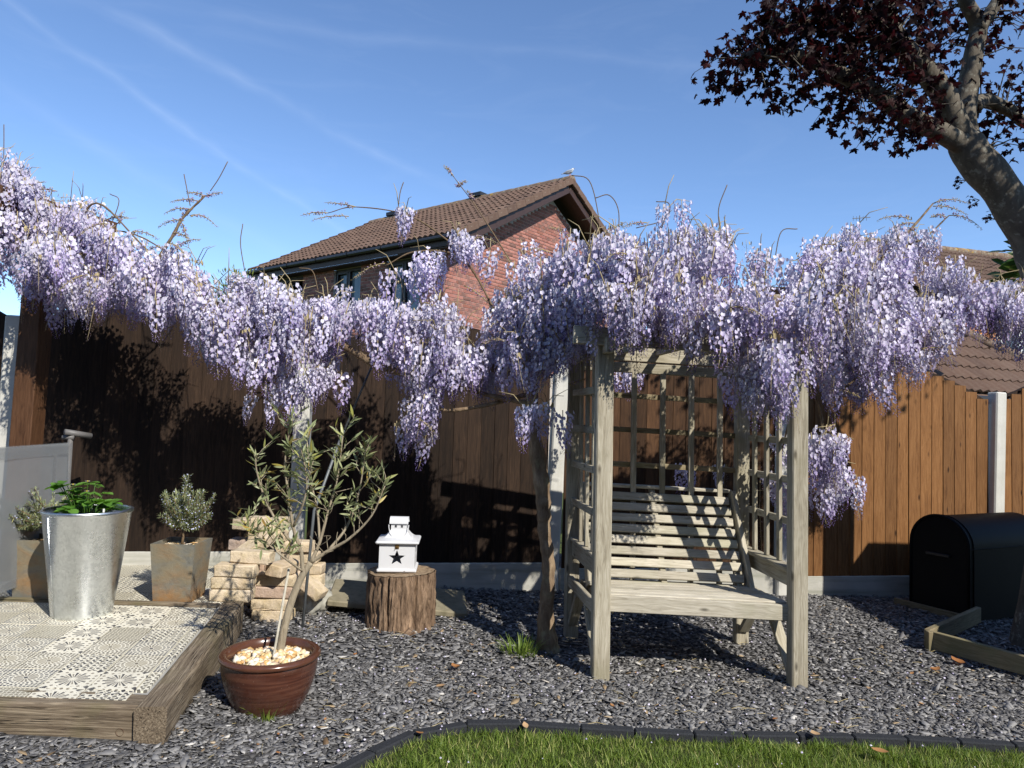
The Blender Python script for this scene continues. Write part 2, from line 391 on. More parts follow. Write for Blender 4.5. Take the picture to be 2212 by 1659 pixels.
setc(t, b, t.mix(t.noise(o, 9, 4, .6), (.22, .235, .245), (.27, .285, .295))); tr = t.n('ShaderNodeBsdfTransparent'); mx = t.n('ShaderNodeMixShader'); mx.inputs[0].default_value = .72
t.L.new(tr.outputs[0], mx.inputs[1]); t.L.new(b.outputs[0], mx.inputs[2]); t.L.new(mx.outputs[0], t.N['Material Output'].inputs[0]); M_mesh = m
m, t, b = mat('grey fabric hem', .8, .2); setc(t, b, (.25, .265, .275)); mx = t.n('ShaderNodeMixShader'); mx.inputs[0].default_value = .30; tr = t.n('ShaderNodeBsdfTransparent')
t.L.new(tr.outputs[0], mx.inputs[1]); t.L.new(b.outputs[0], mx.inputs[2]); t.L.new(mx.outputs[0], t.N['Material Output'].inputs[0]); M_hem = m
m, t, b = mat('crumpled polythene', .25, .5); setc(t, b, t.mix(t.noise(t.coord('Object'), 14, 4), (.28, .27, .22), (.44, .43, .38))); M_poly = m

# bark
def bark(name, a, c2, sx, sz, st, lichen=None, s=1.):
    m, t, b = mat(name, .9, .15); o = t.coord('Object'); d = t.vmath('ADD', o, t.vmath('SCALE', t.noise(o, 9, 3, out=1), s=.03))
    f = t.noise(t.scale(d, (sx, sx, sz)), s, 6, .68, .5); c = t.ramp(f, [(.32, a), (.56, tuple((x + y) / 2 for x, y in zip(a, c2))), (.74, c2)])
    if lichen: c = t.mix(t.mr(t.noise(o, lichen[1], 4, .6), .56, .68, 0., lichen[2]), c, lichen[0])
    setc(t, b, c, t.bump(f, st, .02)); return m
M_stump = bark('stump bark', (.045, .026, .016), (.42, .29, .19), 30, 6, 1.0)
M_stumptop = wood('cut stump top', (.07, .045, .028), (.19, .135, .085), (.33, .25, .16), .9, .5, .2, None, .6)
M_wist = bark('wisteria bark', (.11, .072, .045), (.36, .27, .175), 22, 7, .7, ((.30, .28, .17), 7, .6))
M_twig = simple('thin brown stem', (.15, .105, .062), .8, .2, 0, .4, 30)
M_gstem = simple('yellow green stalk', (.33, .27, .13), .7, .2, 0, .4, 40)
M_maplebark = bark('maple bark', (.075, .064, .050), (.17, .148, .115), 14, 5, .4, ((.27, .26, .21), 26, .75))
M_olivebark = bark('olive bark', (.20, .165, .115), (.42, .36, .26), 40, 10, .4)

def leafmat(name, stops, rough=.5, trans=.25, spec=.3, back=None, attr=True):
    m, t, b = mat(name, rough, spec)
    f = t.math('FRACT', t.math('ADD', t.attr('tone'), t.rnd())) if attr else t.rnd()
    c = t.ramp(f, stops); setc(t, b, c)
    if trans:
        tl = t.n('ShaderNodeBsdfTranslucent'); t.put(tl.inputs[0], t.hsv(c, .49, 1.1, 1.5)); mx = t.n('ShaderNodeMixShader'); mx.inputs[0].default_value = trans
        t.L.new(b.outputs[0], mx.inputs[1]); t.L.new(tl.outputs[0], mx.inputs[2]); t.L.new(mx.outputs[0], t.N['Material Output'].inputs[0])
    return m
M_maple = leafmat('dark purple maple leaf', [(0., (.011, .0035, .0045)), (.5, (.020, .0055, .006)), (.85, (.042, .009, .008)), (1., (.015, .005, .006))], .6, .34, .15)
M_olive = leafmat('olive green leaf', [(0., (.15, .18, .075)), (.45, (.235, .265, .125)), (.8, (.33, .35, .19)), (.93, (.36, .36, .09)), (1., (.40, .24, .06))], .42, .2, .4)
M_rose = leafmat('rosemary needle', [(0., (.15, .185, .085)), (.6, (.25, .29, .15)), (.9, (.40, .43, .26)), (1., (.48, .43, .11))], .6, .15)
M_roseflower = simple('pale blue rosemary flower', (.50, .52, .74), .6)
M_straw = leafmat('strawberry leaf', [(0., (.055, .135, .018)), (.6, (.10, .23, .035)), (1., (.16, .32, .06))], .4, .3, .4)
M_grass = leafmat('grass blade', [(0., (.085, .14, .022)), (.5, (.17, .245, .042)), (.85, (.28, .355, .075)), (.95, (.46, .43, .19)), (1., (.12, .18, .034))], .5, .3)
M_laurel = leafmat('glossy laurel leaf', [(0., (.03, .065, .015)), (.8, (.06, .12, .025)), (1., (.22, .24, .03))], .28, .2, .5)
M_conifer = leafmat('conifer sprig', [(0., (.13, .17, .03)), (1., (.26, .30, .07))], .6, .2)
M_dead = leafmat('dead brown leaf', [(0., (.32, .14, .05)), (.5, (.42, .22, .09)), (1., (.50, .33, .18))], .7, .2, .2, None, False)
m, t, b = mat('pale flint pebbles', .45, .4); a = t.attr('tone')
setc(t, b, t.ramp(a, [(0., (.50, .28, .10)), (.3, (.62, .44, .20)), (.6, (.66, .56, .38)), (.85, (.72, .68, .58)), (1., (.36, .22, .13))])); M_pebble = m
# wisteria petals: pale standard, violet keel, dark bud (the flower's own pigment)
m, t, b = mat('wisteria petal', .6, .2); a = t.attr('tint'); r = t.math('FRACT', t.math('ADD', t.rnd(), t.attr('tone')))
c = t.ramp(a, [(0., (.76, .735, .83)), (.20, (.68, .645, .80)), (.40, (.55, .49, .71)), (.65, (.37, .295, .57)), (.85, (.26, .19, .43)), (1., (.22, .15, .32))])
c = t.hsv(c, t.mr(r, 0, 1, .488, .522), t.mr(t.math('FRACT', t.math('MULTIPLY', r, 5.3)), 0, 1, 1.12, .68), t.mr(t.math('FRACT', t.math('MULTIPLY', r, 3.1)), 0, 1, .78, 1.1)); setc(t, b, c)
tl = t.n('ShaderNodeBsdfTranslucent'); t.put(tl.inputs[0], c); mx = t.n('ShaderNodeMixShader'); mx.inputs[0].default_value = .26
t.L.new(b.outputs[0], mx.inputs[1]); t.L.new(tl.outputs[0], mx.inputs[2]); t.L.new(mx.outputs[0], t.N['Material Output'].inputs[0]); M_petal = m
m, t, b = mat('wisteria stalk and bud', .7, .2); a = t.attr('tint'); setc(t, b, t.ramp(a, [(0., (.36, .30, .15)), (.55, (.42, .33, .23)), (.8, (.36, .26, .28)), (1., (.30, .21, .36))])); M_bud = m

# Moroccan style printed tiles
def tilemat(name, kind, dark, tan):
    m, t, b = mat(name, .42, .4); uv = t.coord('UV'); r = t.rnd()
    s = t.n('ShaderNodeSeparateXYZ'); t.L.new(uv, s.inputs[0]); u, v = s.outputs[0], s.outputs[1]
    x = t.math('SUBTRACT', u, .5); y = t.math('SUBTRACT', v, .5)
    rad = t.math('SQRT', t.math('ADD', t.math('MULTIPLY', x, x), t.math('MULTIPLY', y, y))); th = t.math('ARCTAN2', y, x)
    def band(a0, b0): return t.math('MULTIPLY', t.math('GREATER_THAN', rad, a0), t.math('LESS_THAN', rad, b0))
    def sn(k, ph=0.): return t.math('SINE', t.math('ADD', t.math('MULTIPLY', th, k), ph))
    chk = t.math('MULTIPLY', t.math('SINE', t.math('MULTIPLY', u, 37.7)), t.math('SINE', t.math('MULTIPLY', v, 37.7)))
    dg = t.math('MULTIPLY', t.math('SINE', t.math('MULTIPLY', t.math('ADD', u, v), 22.2)), t.math('SINE', t.math('MULTIPLY', t.math('SUBTRACT', u, v), 22.2)))
    cream = (.74, .70, .57)
    if kind == 'rosette':
        p1 = t.math('MULTIPLY', band(.06, .25), t.math('GREATER_THAN', sn(16), -.25)); p2 = t.math('MULTIPLY', band(.28, .34), t.math('GREATER_THAN', sn(24), -.1))
        p3 = t.math('MULTIPLY', band(.37, .44), t.math('GREATER_THAN', sn(24, 1.5), .0)); p4 = t.math('MULTIPLY', t.math('GREATER_THAN', rad, .46), t.math('GREATER_THAN', t.math('ABSOLUTE', chk), .35))
        c = t.mix(p1, cream, tan); c = t.mix(t.math('MAXIMUM', t.math('MAXIMUM', p2, p3), t.math('MAXIMUM', p4, t.math('LESS_THAN', rad, .045))), c, dark)
    elif kind == 'stars':
        c = t.mix(t.math('GREATER_THAN', t.math('ADD', chk, t.math('MULTIPLY', dg, .6)), .22), cream, dark); c = t.mix(t.math('LESS_THAN', t.math('ADD', chk, dg), -.9), c, tan)
    elif kind == 'web':
        e = t.voro(uv, 11, 'DISTANCE_TO_EDGE', rnd=.35); c = t.mix(t.math('GREATER_THAN', e, .085), cream, tan); c = t.mix(t.math('GREATER_THAN', e, .34), c, dark)
    else:
        p1 = t.math('MULTIPLY', band(.10, .36), t.math('GREATER_THAN', sn(12), .55)); p2 = t.math('MULTIPLY', band(.05, .30), t.math('GREATER_THAN', sn(12, 3.14), .7))
        cn = t.math('MULTIPLY', t.math('GREATER_THAN', rad, .55), t.math('GREATER_THAN', sn(16), .2)); c = t.mix(t.math('MAXIMUM', p1, cn), cream, dark); c = t.mix(p2, c, tan)
        c = t.mix(t.math('MULTIPLY', band(.40, .52), t.math('GREATER_THAN', dg, .45)), c, tan)
    o = t.coord('Object'); c = t.mix(t.mr(t.noise(o, 14, 4, .6), .45, .8, 0., .35), c, (.50, .47, .38))
    c = t.mix(t.mr(t.noise(t.vmath('ADD', o, t.n('ShaderNodeObjectInfo').outputs['Location']), 3, 4, .65), .5, .8, 0., .35), c, (.40, .38, .30))
    setc(t, b, c); return m
TILES = [tilemat('rosette tile', 'rosette', (.040, .045, .065), (.19, .17, .14)), tilemat('star tile', 'stars', (.055, .055, .062), (.30, .27, .19)), tilemat('web tile', 'web', (.11, .10, .09), (.27, .245, .18)),
         tilemat('flower tile', 'flower', (.045, .045, .055), (.24, .21, .165)), tilemat('pale star tile', 'stars', (.14, .13, .105), (.33, .30, .22)), tilemat('tan rosette tile', 'rosette', (.10, .085, .065), (.28, .245, .17))]
# ================================================================== SETTING
FA, FB = .168, 6.133
def fence_y(x): return FB + FA * x
LAWN = [(-1.05, 2.135), (-0.85, 2.485), (-0.72, 2.735), (-0.6, 2.895), (-0.5, 3.075), (-0.38, 3.225), (-0.18, 3.335), (0.04, 3.375), (0.47, 3.365), (1.02, 3.385), (1.6, 3.435), (2.06, 3.455), (2.52, 3.445), (3.2, 3.425), (4.6, 3.395)]
def lawn_y(x): return table(LAWN, x) if x > -1.05 else -9
SL_IN = [(-1.50, 2.98), (-1.78, 4.50)]     # inner line of the side sleeper (patio edge)
SL_OUT = [(-1.385, 2.98), (-1.655, 4.58)]
def side_x(y): return lerp(SL_OUT[0][0], SL_OUT[1][0], (y - 2.98) / 1.6)
PZ = .22                                    # patio level
def on_patio(x, y): return (y > 2.96 and y < 4.62 and x < side_x(y) + .01) or (y >= 4.62 and x < -2.0)

# ground sheets
g = MB(); X0, X1 = -60, 60
def sheet(name, pts, zoff, m):
    b = MB(); b.add([(x, y, gz(x) + zoff) for x, y in pts], [tuple(range(len(pts)))]); return tag(b.build(name, m), kind='structure')
far = MB()
for (x0, x1, y0, y1) in ((-400, 400, -400, -6), (-400, -9, -6, 30), (9, 400, -6, 30), (-400, 400, 30, 900)):
    far.add([(x0, y0, -.3), (x1, y0, -.3), (x1, y1, -.3), (x0, y1, -.3)], [(0, 1, 2, 3)])
far.add([(-9, -6, -.31), (9, -6, -.31), (9, 30, -.31), (-9, 30, -.31)], [(0, 1, 2, 3)])
M_field = simple('distant ground', (.07, .09, .03), .95, .1, 0, .5, .3)
tag(far.build('ground', M_field), kind='structure')
def bank(x, y): return .045 * min(1, max(0, (-1.0 - x) / .45)) * min(1, max(0, (3.9 - y) / .5))
bs = MB(); gx = [-9 + .3 * i for i in range(61)]; gy = [1.2 + .25 * j for j in range(28)]
bs.v = [(x, y, gz(x) + bank(x, y)) for y in gy for x in gx]; bs.f = [(j * 61 + i, j * 61 + i + 1, (j + 1) * 61 + i + 1, (j + 1) * 61 + i) for j in range(27) for i in range(60)]
tag(bs.build('slate_bed', M_bed), kind='structure')
lw = MB(); n_ = len(LAWN)
for i in range(n_ - 1):
    (xa, ya), (xb, yb) = LAWN[i], LAWN[i + 1]
    lw.add([(xa, -2, gz(xa) + .004), (xb, -2, gz(xb) + .004), (xb, yb, gz(xb) + .004), (xa, ya, gz(xa) + .004)], [(0, 1, 2, 3)])
lw.add([(4.6, -2, gz(4.6) + .004), (9, -2, gz(9) + .004), (9, 3.4, gz(9) + .004), (4.6, 3.46, gz(4.6) + .004)], [(0, 1, 2, 3)])
M_lawnbase = simple('lawn soil', (.035, .045, .014), .95, .1, 0, .5, 50)
tag(lw.build('lawn', M_lawnbase), kind='structure')

# loose slate chips: real chips, joined because nobody could count them
def chip_template(k):
    q = random.Random(100 + k); n = q.choice((4, 4, 4, 5, 5)); e = q.uniform(1.2, 2.5)
    ang = sorted(q.uniform(0, 2 * math.pi) for _ in range(n)); ang = [2 * math.pi * i / n + q.uniform(-.5, .5) for i in range(n)]
    ring = [(math.cos(a) * e * q.uniform(.65, 1.2), math.sin(a) * q.uniform(.6, 1.2)) for a in ang]
    h = q.uniform(.05, .15); vs = [(x, y, h + q.uniform(-.03, .03)) for x, y in ring] + [(x * 1.02, y * 1.02, -h) for x, y in ring]
    fs = [tuple(range(n))] + [(i, i + n, (i + 1) % n + n, (i + 1) % n) for i in range(n)]
    return tri_template(vs, fs)
CHIPS = [chip_template(k) for k in range(16)]
def scatter_chips(test, x0, x1, y0, y1, n, zf, smin=.0058, smax=.0155, boost=None):
    it = []
    for _ in range(n):
        x = nr.uniform(x0, x1); y = nr.uniform(y0, y1)
        if not test(x, y): continue
        s = smin + (smax - smin) * nr.rand() ** 2.2
        if nr.rand() < .05: s *= 1.5
        tilt = abs(nr.normal(0, .20)) if nr.rand() < .85 else nr.uniform(.3, .8)
        Mx = rotz(nr.uniform(0, 6.28)) @ rotx(tilt) @ rotz(nr.uniform(0, 6.28))
        tone = nr.rand(); it.append((CHIPS[nr.randint(16)], m4(Mx, (x, y, zf(x, y) + nr.uniform(-.004, .013) + s * math.sin(tilt) * .55), s), {'tone': tone}))
    return it
def chip_ok(x, y):
    return y < fence_y(x) - .03 and not on_patio(x, y) and y > lawn_y(x) + .055
def chip_z(x, y): return gz(x) + bank(x, y) + .018 * max(0, mnoise.noise((x * 1.3, y * 1.3, 0)))
it = scatter_chips(chip_ok, -2.2, 4.5, 2.45, 4.2, 74000, chip_z) + scatter_chips(chip_ok, -2.0, 5.0, 4.2, 6.95, 46000, chip_z, .007, .0175)
V, T, A = merge(it); tag(obj('slate_gravel', np_mesh('slate_gravel', V, T, A), M_slate), kind='stuff')

# patio: grout bed with individual tiles laid on it
patio = MB()
patio.box(-4.6, -3.2, 3.07, 5.65, -.1, PZ - .004)
patio.add([(x, y, z) for z in (-.1, PZ - .004) for x, y in ((-3.2, 3.07), (-1.52, 3.07), (-1.775, 4.49), (-3.2, 4.49))], [(4, 5, 6, 7), (0, 1, 5, 4), (1, 2, 6, 5), (2, 3, 7, 6)])
patio.add([(x, y, z) for z in (-.1, PZ - .004) for x, y in ((-3.2, 4.49), (-1.775, 4.49), (-2.02, 5.62), (-3.2, 5.62))], [(4, 5, 6, 7), (0, 1, 5, 4), (1, 2, 6, 5), (2, 3, 7, 6)])
patio_o = tag(patio.build('patio', M_grout), kind='structure')
def tile_mesh(x0, x1, y0, y1, skew, u0=0, u1=1, v0=0, v1=1):
    """one tile as a thin slab, skewed with the patio's side; local origin in its middle"""
    cx, cy = (x0 + x1) / 2, (y0 + y1) / 2; b = MB(); c = []
    for z in (-.006, .005):
        for x, y in ((x0, y0), (x1, y0), (x1, y1), (x0, y1)): c.append((x - cx + skew * (y - cy), y - cy, z))
    b.add(c, [(4, 5, 6, 7), (0, 1, 5, 4), (1, 2, 6, 5), (2, 3, 7, 6), (3, 0, 4, 7)]); me = b.mesh('tile'); uv = me.uv_layers.new(name='UVMap')
    pu = {0: (u0, v0), 1: (u1, v0), 2: (u1, v1), 3: (u0, v1)}
    for p in me.polygons:
        for li in p.loop_indices: uv.data[li].uv = pu[me.loops[li].vertex_index % 4]
    return me
full = [tile_mesh(0, .206, 0, .217, -.166) for _ in TILES]
for me, mm in zip(full, TILES): me.materials.append(mm)
def place_tile(x, y, rot4, k):
    o = bpy.data.objects.new('tile', full[k]); link(o, patio_o, Matrix.Translation((x, y, PZ + rng.uniform(-.0012, .0012)))); return o
skew = (SL_IN[1][0] - SL_IN[0][0]) / (SL_IN[1][1] - SL_IN[0][1])
for r in range(6):
    yc = 3.145 + .2215 * r + .11
    for cidx in range(9):
        xc = -1.70 + skew * (yc - 3.145) - .2105 * cidx
        if xc < -3.55: continue
        place_tile(xc, yc, 0, rng.choice((0, 0, 0, 1, 2, 3, 3, 4, 5, 5)))
# cut tiles along the side and the front
for r in range(6):
    yc = 3.145 + .2215 * r + .11; xr = lerp(SL_IN[0][0], SL_IN[1][0], (yc - 2.98) / 1.52) - .012; xl = -1.70 + skew * (yc - 3.145) + .1075
    if xr - xl > .03:
        k = rng.choice((0, 1, 2, 4)); me = tile_mesh(0, xr - xl - .004, 0, .217, skew, 0, (xr - xl) / .21, 0, 1); me.materials.append(TILES[k]); obj('tile', me, None, patio_o, Matrix.Translation(((xl + xr) / 2, yc, PZ)))
for cidx in range(10):
    xc = -1.70 + skew * (-.05) - .2105 * cidx; k = rng.choice((0, 1, 2, 3)); me = tile_mesh(0, .206, 0, .098, skew, 0, 1, .55, 1); me.materials.append(TILES[k]); obj('tile', me, None, patio_o, Matrix.Translation((xc, 3.094, PZ)))
for r in range(5):
    yc = 4.565 + .2215 * r + .11
    for cidx in range(7):
        xc = -1.93 - .03 * r - .2105 * cidx + (.0 if r % 2 else .02)
        if xc > -1.98 and r > 0: continue
        place_tile(xc, yc, 0, rng.choice((1, 1, 2, 3, 4, 2)))
beam('trim_strip', (-3.9, 4.525, PZ + .006), (-1.80, 4.528, PZ + .006), .022, .045, M_sleeper, patio_o, (0, 1, 0), .002)

def plank_mesh(name, L, w, h, seed, c=.012, amp=.006, nseg=24):
    """long timber with uneven worn edges; local z along its length"""
    b = MB(); q = random.Random(seed); ring = [(-w / 2 + c, -h / 2), (w / 2 - c, -h / 2), (w / 2, -h / 2 + c), (w / 2, h / 2 - c), (w / 2 - c, h / 2), (-w / 2 + c, h / 2), (-w / 2, h / 2 - c), (-w / 2, -h / 2 + c)]
    vs = []; n = len(ring)
    for i in range(nseg + 1):
        z = -L / 2 + L * i / nseg
        for j, (x, y) in enumerate(ring):
            nn = mnoise.noise((x * 9 + seed * 3.1, y * 9, z * 5)) * amp + q.uniform(-.0012, .0012)
            vs.append((x + nn * (1 if x > 0 else -1), y + mnoise.noise((x * 7, y * 7 + seed, z * 4)) * amp, z))
    fs = [(i * n + k, i * n + (k + 1) % n, (i + 1) * n + (k + 1) % n, (i + 1) * n + k) for i in range(nseg) for k in range(n)]
    fs += [tuple(range(n))[::-1], tuple(nseg * n + k for k in range(n))]; b.add(vs, fs); return b.mesh(name)
# sleepers round the patio
Mx, L = frame((-4.6, 3.045, .115), (-1.505, 3.062, .105), (0, 0, 1))
s1 = thing('railway_sleeper', 'weathered timber sleeper along the front of the tiled patio with a rusty bolt', 'sleeper', (-2.6, 3.0, 0))
obj('timber', plank_mesh('timber', L, .135, .232, 3), M_sleeper, s1, Mx)
bo = MB().lathe([(.0, -.012), (.014, -.012), (.016, -.004), (.016, 0)], 10); bo.build('bolt', M_rust, s1, Matrix.Translation((-1.57, 2.992, .115)) @ Matrix.Rotation(R(-90), 4, 'X') @ Matrix.Rotation(R(180), 4, 'X'))
Mx, L = frame((-1.443, 2.985, .105), (-1.742, 4.63, .115), (0, 0, 1))
s2 = thing('railway_sleeper', 'weathered timber sleeper along the side of the patio beside the brown pot', 'sleeper', (-1.6, 3.8, 0))
obj('timber', plank_mesh('timber', L, .125, .236, 9), M_sleeper, s2, Mx)

# rubber lawn edging, one block after another
edg = thing('lawn_edging', 'black rubber edging strip between the slate chips and the lawn', 'lawn edging', (.5, 3.45, 0))
path = bez([(x, y, 0) for x, y in LAWN], 14); acc = 0; seg = [path[0]]
blocks = []
for p, q in zip(path, path[1:]):
    d = (q - p).length; acc += d; seg.append(q)
    if acc > .245: blocks.append(seg); seg = [q]; acc = 0
for bl in blocks:
    a, b_ = bl[0], bl[-1]
    if (b_ - a).length < .1: continue
    dv = (b_ - a).normalized(); a2 = a + dv * .003; b2 = b_ - dv * .003
    zt = gz((a.x + b_.x) / 2) + .042 + rng.uniform(-.004, .004)
    MM, L = frame((a2.x, a2.y + .022, zt - .05 + gz(a2.x) - gz((a.x + b_.x) / 2)), (b2.x, b2.y + .022, zt - .05 + gz(b2.x) - gz((a.x + b_.x) / 2)), (0, 0, 1))
    me = cbox_mesh('edging_block', .026, .05, round(L / 2, 3), .006); obj('edging_block', me, M_rubber, edg, MM)

# grass blades
def blade_t(k):
    q = random.Random(300 + k); n = 3; b = q.uniform(.15, .7); vs = []; w = 1.0
    for i in range(n + 1):
        t_ = i / n; x = b * t_ * t_; z = t_ * (1 - .25 * b * t_); ww = w * (1 - t_ * .85) * .045; vs += [(x, -ww, z), (x, ww, z)]
    return tri_template(vs, [(2 * i, 2 * i + 1, 2 * i + 3, 2 * i + 2) for i in range(n)])
BL = [blade_t(k) for k in range(10)]
it = []
for _ in range(72000):
    x = nr.uniform(-1.0, 3.6); y = nr.uniform(2.50, 3.47); ly = lawn_y(x)
    if y > ly + .012: continue
    cl = mnoise.noise((x * 5, y * 5, 3.)); cl2 = mnoise.noise((x * 14, y * 14, 7.))
    if cl2 < -.35 and nr.rand() < .6: continue
    h = (.026 + .022 * cl + .032 * nr.rand() ** 2 + .010 * cl2) * (.8 if ly - y < .04 else 1)
    it.append((BL[nr.randint(10)], m4(rotz(nr.uniform(0, 6.28)) @ rotx(nr.normal(0, .42)), (x, y, gz(x)), (max(.02, h), max(.02, h) * 1.0, max(.02, h))), {'tone': float(np.clip(.45 + .35 * cl + nr.normal(0, .22), 0, .999))}))
V, T, A = merge(it); tag(obj('lawn_grass', np_mesh('lawn_grass', V, T, A), M_grass), kind='stuff')
def tuft(name, x, y, n, h, label, sp=.05, lean=(0, 0)):
    it = []
    for _ in range(n):
        a = nr.uniform(0, 6.28); r_ = sp * nr.rand() ** .7; hh = h * nr.uniform(.5, 1.2)
        it.append((BL[nr.randint(10)], m4(rotz(a) @ roty(nr.uniform(0, .5)), (x + r_ * math.cos(a), y + r_ * .7 * math.sin(a), gz(x) + .008), hh), {'tone': nr.uniform(.15, .8)}))
    V, T, A = merge(it); return tag(obj(name, np_mesh(name, V, T, A), M_grass), label, 'grass tuft')
tuft('grass_tuft', -1.08, 3.335, 55, .085, 'small grass tuft at the foot of the brown glazed pot', .055)
tuft('grass_tuft', .10, 4.46, 130, .11, 'green grass tuft beside the foot of the wisteria trunk', .11)

# ================================================================== FENCE
POSTX = [-5.98, -3.845, -1.706, .403, 2.496, 4.697, 6.85]
ZT = [2.15, 2.13, 2.05, 1.985, 1.95, 1.86, 1.80]
fd = Vector((1, FA, 0)).normalized()
plab = {1: 'pale concrete fence post at the far left behind the mesh screen', 2: 'concrete fence post behind the potted olive tree', 3: 'leaning pale concrete post between the wisteria trunk and the arbour', 4: 'pale concrete post half hidden behind the right side of the arbour', 5: 'sunlit white concrete post between the two orange fence panels'}
for i, x in enumerate(POSTX):
    if i in (0, 6): continue
    lean = {3: .030, 1: .012, 5: .025}.get(i, .01)
    p0 = Vector((x - lean, fence_y(x) - .03, gz(x) - .1)); p1 = Vector((x + lean * .8, fence_y(x) - .03, ZT[i]))
    p = thing('concrete_post', plab[i], 'fence post', (x, fence_y(x), gz(x)), 'concrete fence posts')
    beam('shaft', p0, p1, .118, .12, M_conc, p, (FA * -1, 1, 0), .012)
ZB = [.36, .33, .235, .185, .105, .06]; ZE = [2.10, 2.05, 1.93, 1.90, 1.76, 1.76]
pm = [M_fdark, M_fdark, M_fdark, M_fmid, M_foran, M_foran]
flab = ['dark brown fence panel at the far left edge', 'dark stained fence panel behind the patio planters', 'dark stained fence panel behind the lantern and the olive tree',
        'brown fence panel behind the lattice of the arbour', 'sunlit orange brown arched fence panel beside the arbour', 'orange brown fence panel at the far right beyond the white post']
for i in range(6):
    xa, xb = POSTX[i] + .075, POSTX[i + 1] - .075
    if i == 0: xa = -5.0
    if i == 5: xb = 5.9
    pn = thing('fence_panel', flab[i], 'fence panel', ((xa + xb) / 2, fence_y((xa + xb) / 2), ZB[i]), 'fence panels')
    nb = max(4, round((xb - xa) / .118)); wv = (xb - xa) / nb
    full_a, full_b = POSTX[i] + .075, POSTX[i + 1] - .075
    for k in range(nb):
        x0 = xa + k * wv; xm = x0 + wv / 2; s_ = (xm - full_a) / (full_b - full_a) * 2 - 1
        zt = ZE[i] + .31 * math.cos(s_ * math.pi / 2) ** .9 + rng.uniform(-.006, .006)
        h = zt - ZB[i]; wd = wv * 1.07
        # feather edge board: thick on its left, thin on its right
        b = MB(); y0 = -.004 - rng.uniform(0, .002); tl_, tr_ = .010 + rng.uniform(0, .003), .0055
        b.add([(x, y, z) for z in (-h / 2, h / 2) for x, y in ((-wd / 2, y0 - tl_), (wd / 2, y0 - tr_), (wd / 2, y0 + .004), (-wd / 2, y0 + .004))],
              [(3, 2, 1, 0), (4, 5, 6, 7), (0, 1, 5, 4), (1, 2, 6, 5), (2, 3, 7, 6), (3, 0, 4, 7)])
        tw = rng.uniform(-.008, .008)
        Mb = Matrix.Translation((xm, fence_y(xm) - .012, ZB[i] + h / 2)) @ Matrix.Rotation(math.atan(FA) + tw, 4, 'Z') @ Matrix.Rotation(rng.uniform(-.004, .004), 4, 'Y')
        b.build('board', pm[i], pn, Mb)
    # curved capping and bottom rail behind the boards
    cp = MB(); n = 16
    for k in range(n):
        sA, sB = -1 + 2 * k / n, -1 + 2 * (k + 1) / n
        ca = Vector((lerp(full_a, full_b, (sA + 1) / 2), 0, ZE[i] + .31 * max(0, math.cos(sA * math.pi / 2)) ** .9 + .02)); cb = Vector((lerp(full_a, full_b, (sB + 1) / 2), 0, ZE[i] + .31 * max(0, math.cos(sB * math.pi / 2)) ** .9 + .02))
        if ca.x < xa - .01 or cb.x > xb + .01: continue
        for v in (ca, cb): v.y = fence_y(v.x) + .008
        o_ = Vector((0, .045, 0)); dz = Vector((0, 0, .035))
        cp.add([ca, cb, cb + o_, ca + o_, ca - dz, cb - dz, cb + o_ - dz, ca + o_ - dz], [(0, 1, 2, 3), (7, 6, 5, 4), (0, 4, 5, 1), (1, 5, 6, 2), (2, 6, 7, 3), (3, 7, 4, 0)])
    cp.build('capping', M_fdark, pn)
    gl = {0: 'stained concrete gravel board at the far left', 1: 'pale concrete gravel board behind the slate planters', 2: 'shaded concrete gravel board behind the tree stump', 3: 'concrete gravel board behind the arbour bench', 4: 'concrete gravel board under the orange fence panel', 5: 'concrete gravel board at the far right'}
    if 1 <= i <= 4:
        gb = thing('gravel_board', gl[i], 'gravel board', ((xa + xb) / 2, fence_y((xa + xb) / 2), 0), 'concrete gravel boards')
        xm = (xa + xb) / 2; zc = (ZB[i] + gz(xm) - .12) / 2
        Mg, L = frame((xa - .02, fence_y(xa) - .012, zc), (xb + .02, fence_y(xb) - .012, zc), (0, 0, 1))
        obj('slab', cbox_mesh('slab', .024, (ZB[i] - .004 - gz(xm) + .12) / 2, L / 2, .006), M_grav, gb, Mg)

# ================================================================== HOUSES BEHIND
W0 = Vector((-1.4, 14, 0)); Ld = Vector((-.787, .617, 0)); G = Vector((.617, .787, 0)); UZ = Vector((0, 0, 1))
def HG(t, out, z): return W0 + G * t - Ld * out + UZ * z
def HF(s, out, z): return W0 + Ld * s - G * out + UZ * z
house = thing('house', 'red brick house with brown tiled gable roof behind the wisteria', 'house', (-1.4, 14, 0))
wl = MB()
gp = [(0, -.3), (7.28, -.3), (7.28, 4.74), (3.64, 6.74), (0, 4.74)]
wl.add([HG(t_, 0, z) for t_, z in gp] + [HG(t_, -.25, z) for t_, z in gp], [(0, 1, 2, 3, 4), (9, 8, 7, 6, 5), (1, 6, 7, 2), (2, 7, 8, 3), (3, 8, 9, 4)])
WIN = [(.70, 1.72), (2.56, 3.50), (4.68, 6.03)]; WZ = (3.52, 4.742)
def fbox(mb, s0, s1, z0, z1, o0, o1):
    vs = [HF(s_, o_, z) for z in (z0, z1) for o_ in (o0, o1) for s_ in (s0, s1)]
    mb.add(vs, [(0, 2, 3, 1), (4, 5, 7, 6), (0, 1, 5, 4), (2, 6, 7, 3), (0, 4, 6, 2), (1, 3, 7, 5)])
edges = [.25] + [e for wn in WIN for e in wn] + [6.6]
for a, b_ in zip(edges[::2], edges[1::2]): fbox(wl, a, b_, -.3, 4.74, -.25, 0)
fbox(wl, .0, .25, -.3, 4.74, -.2495, 0)
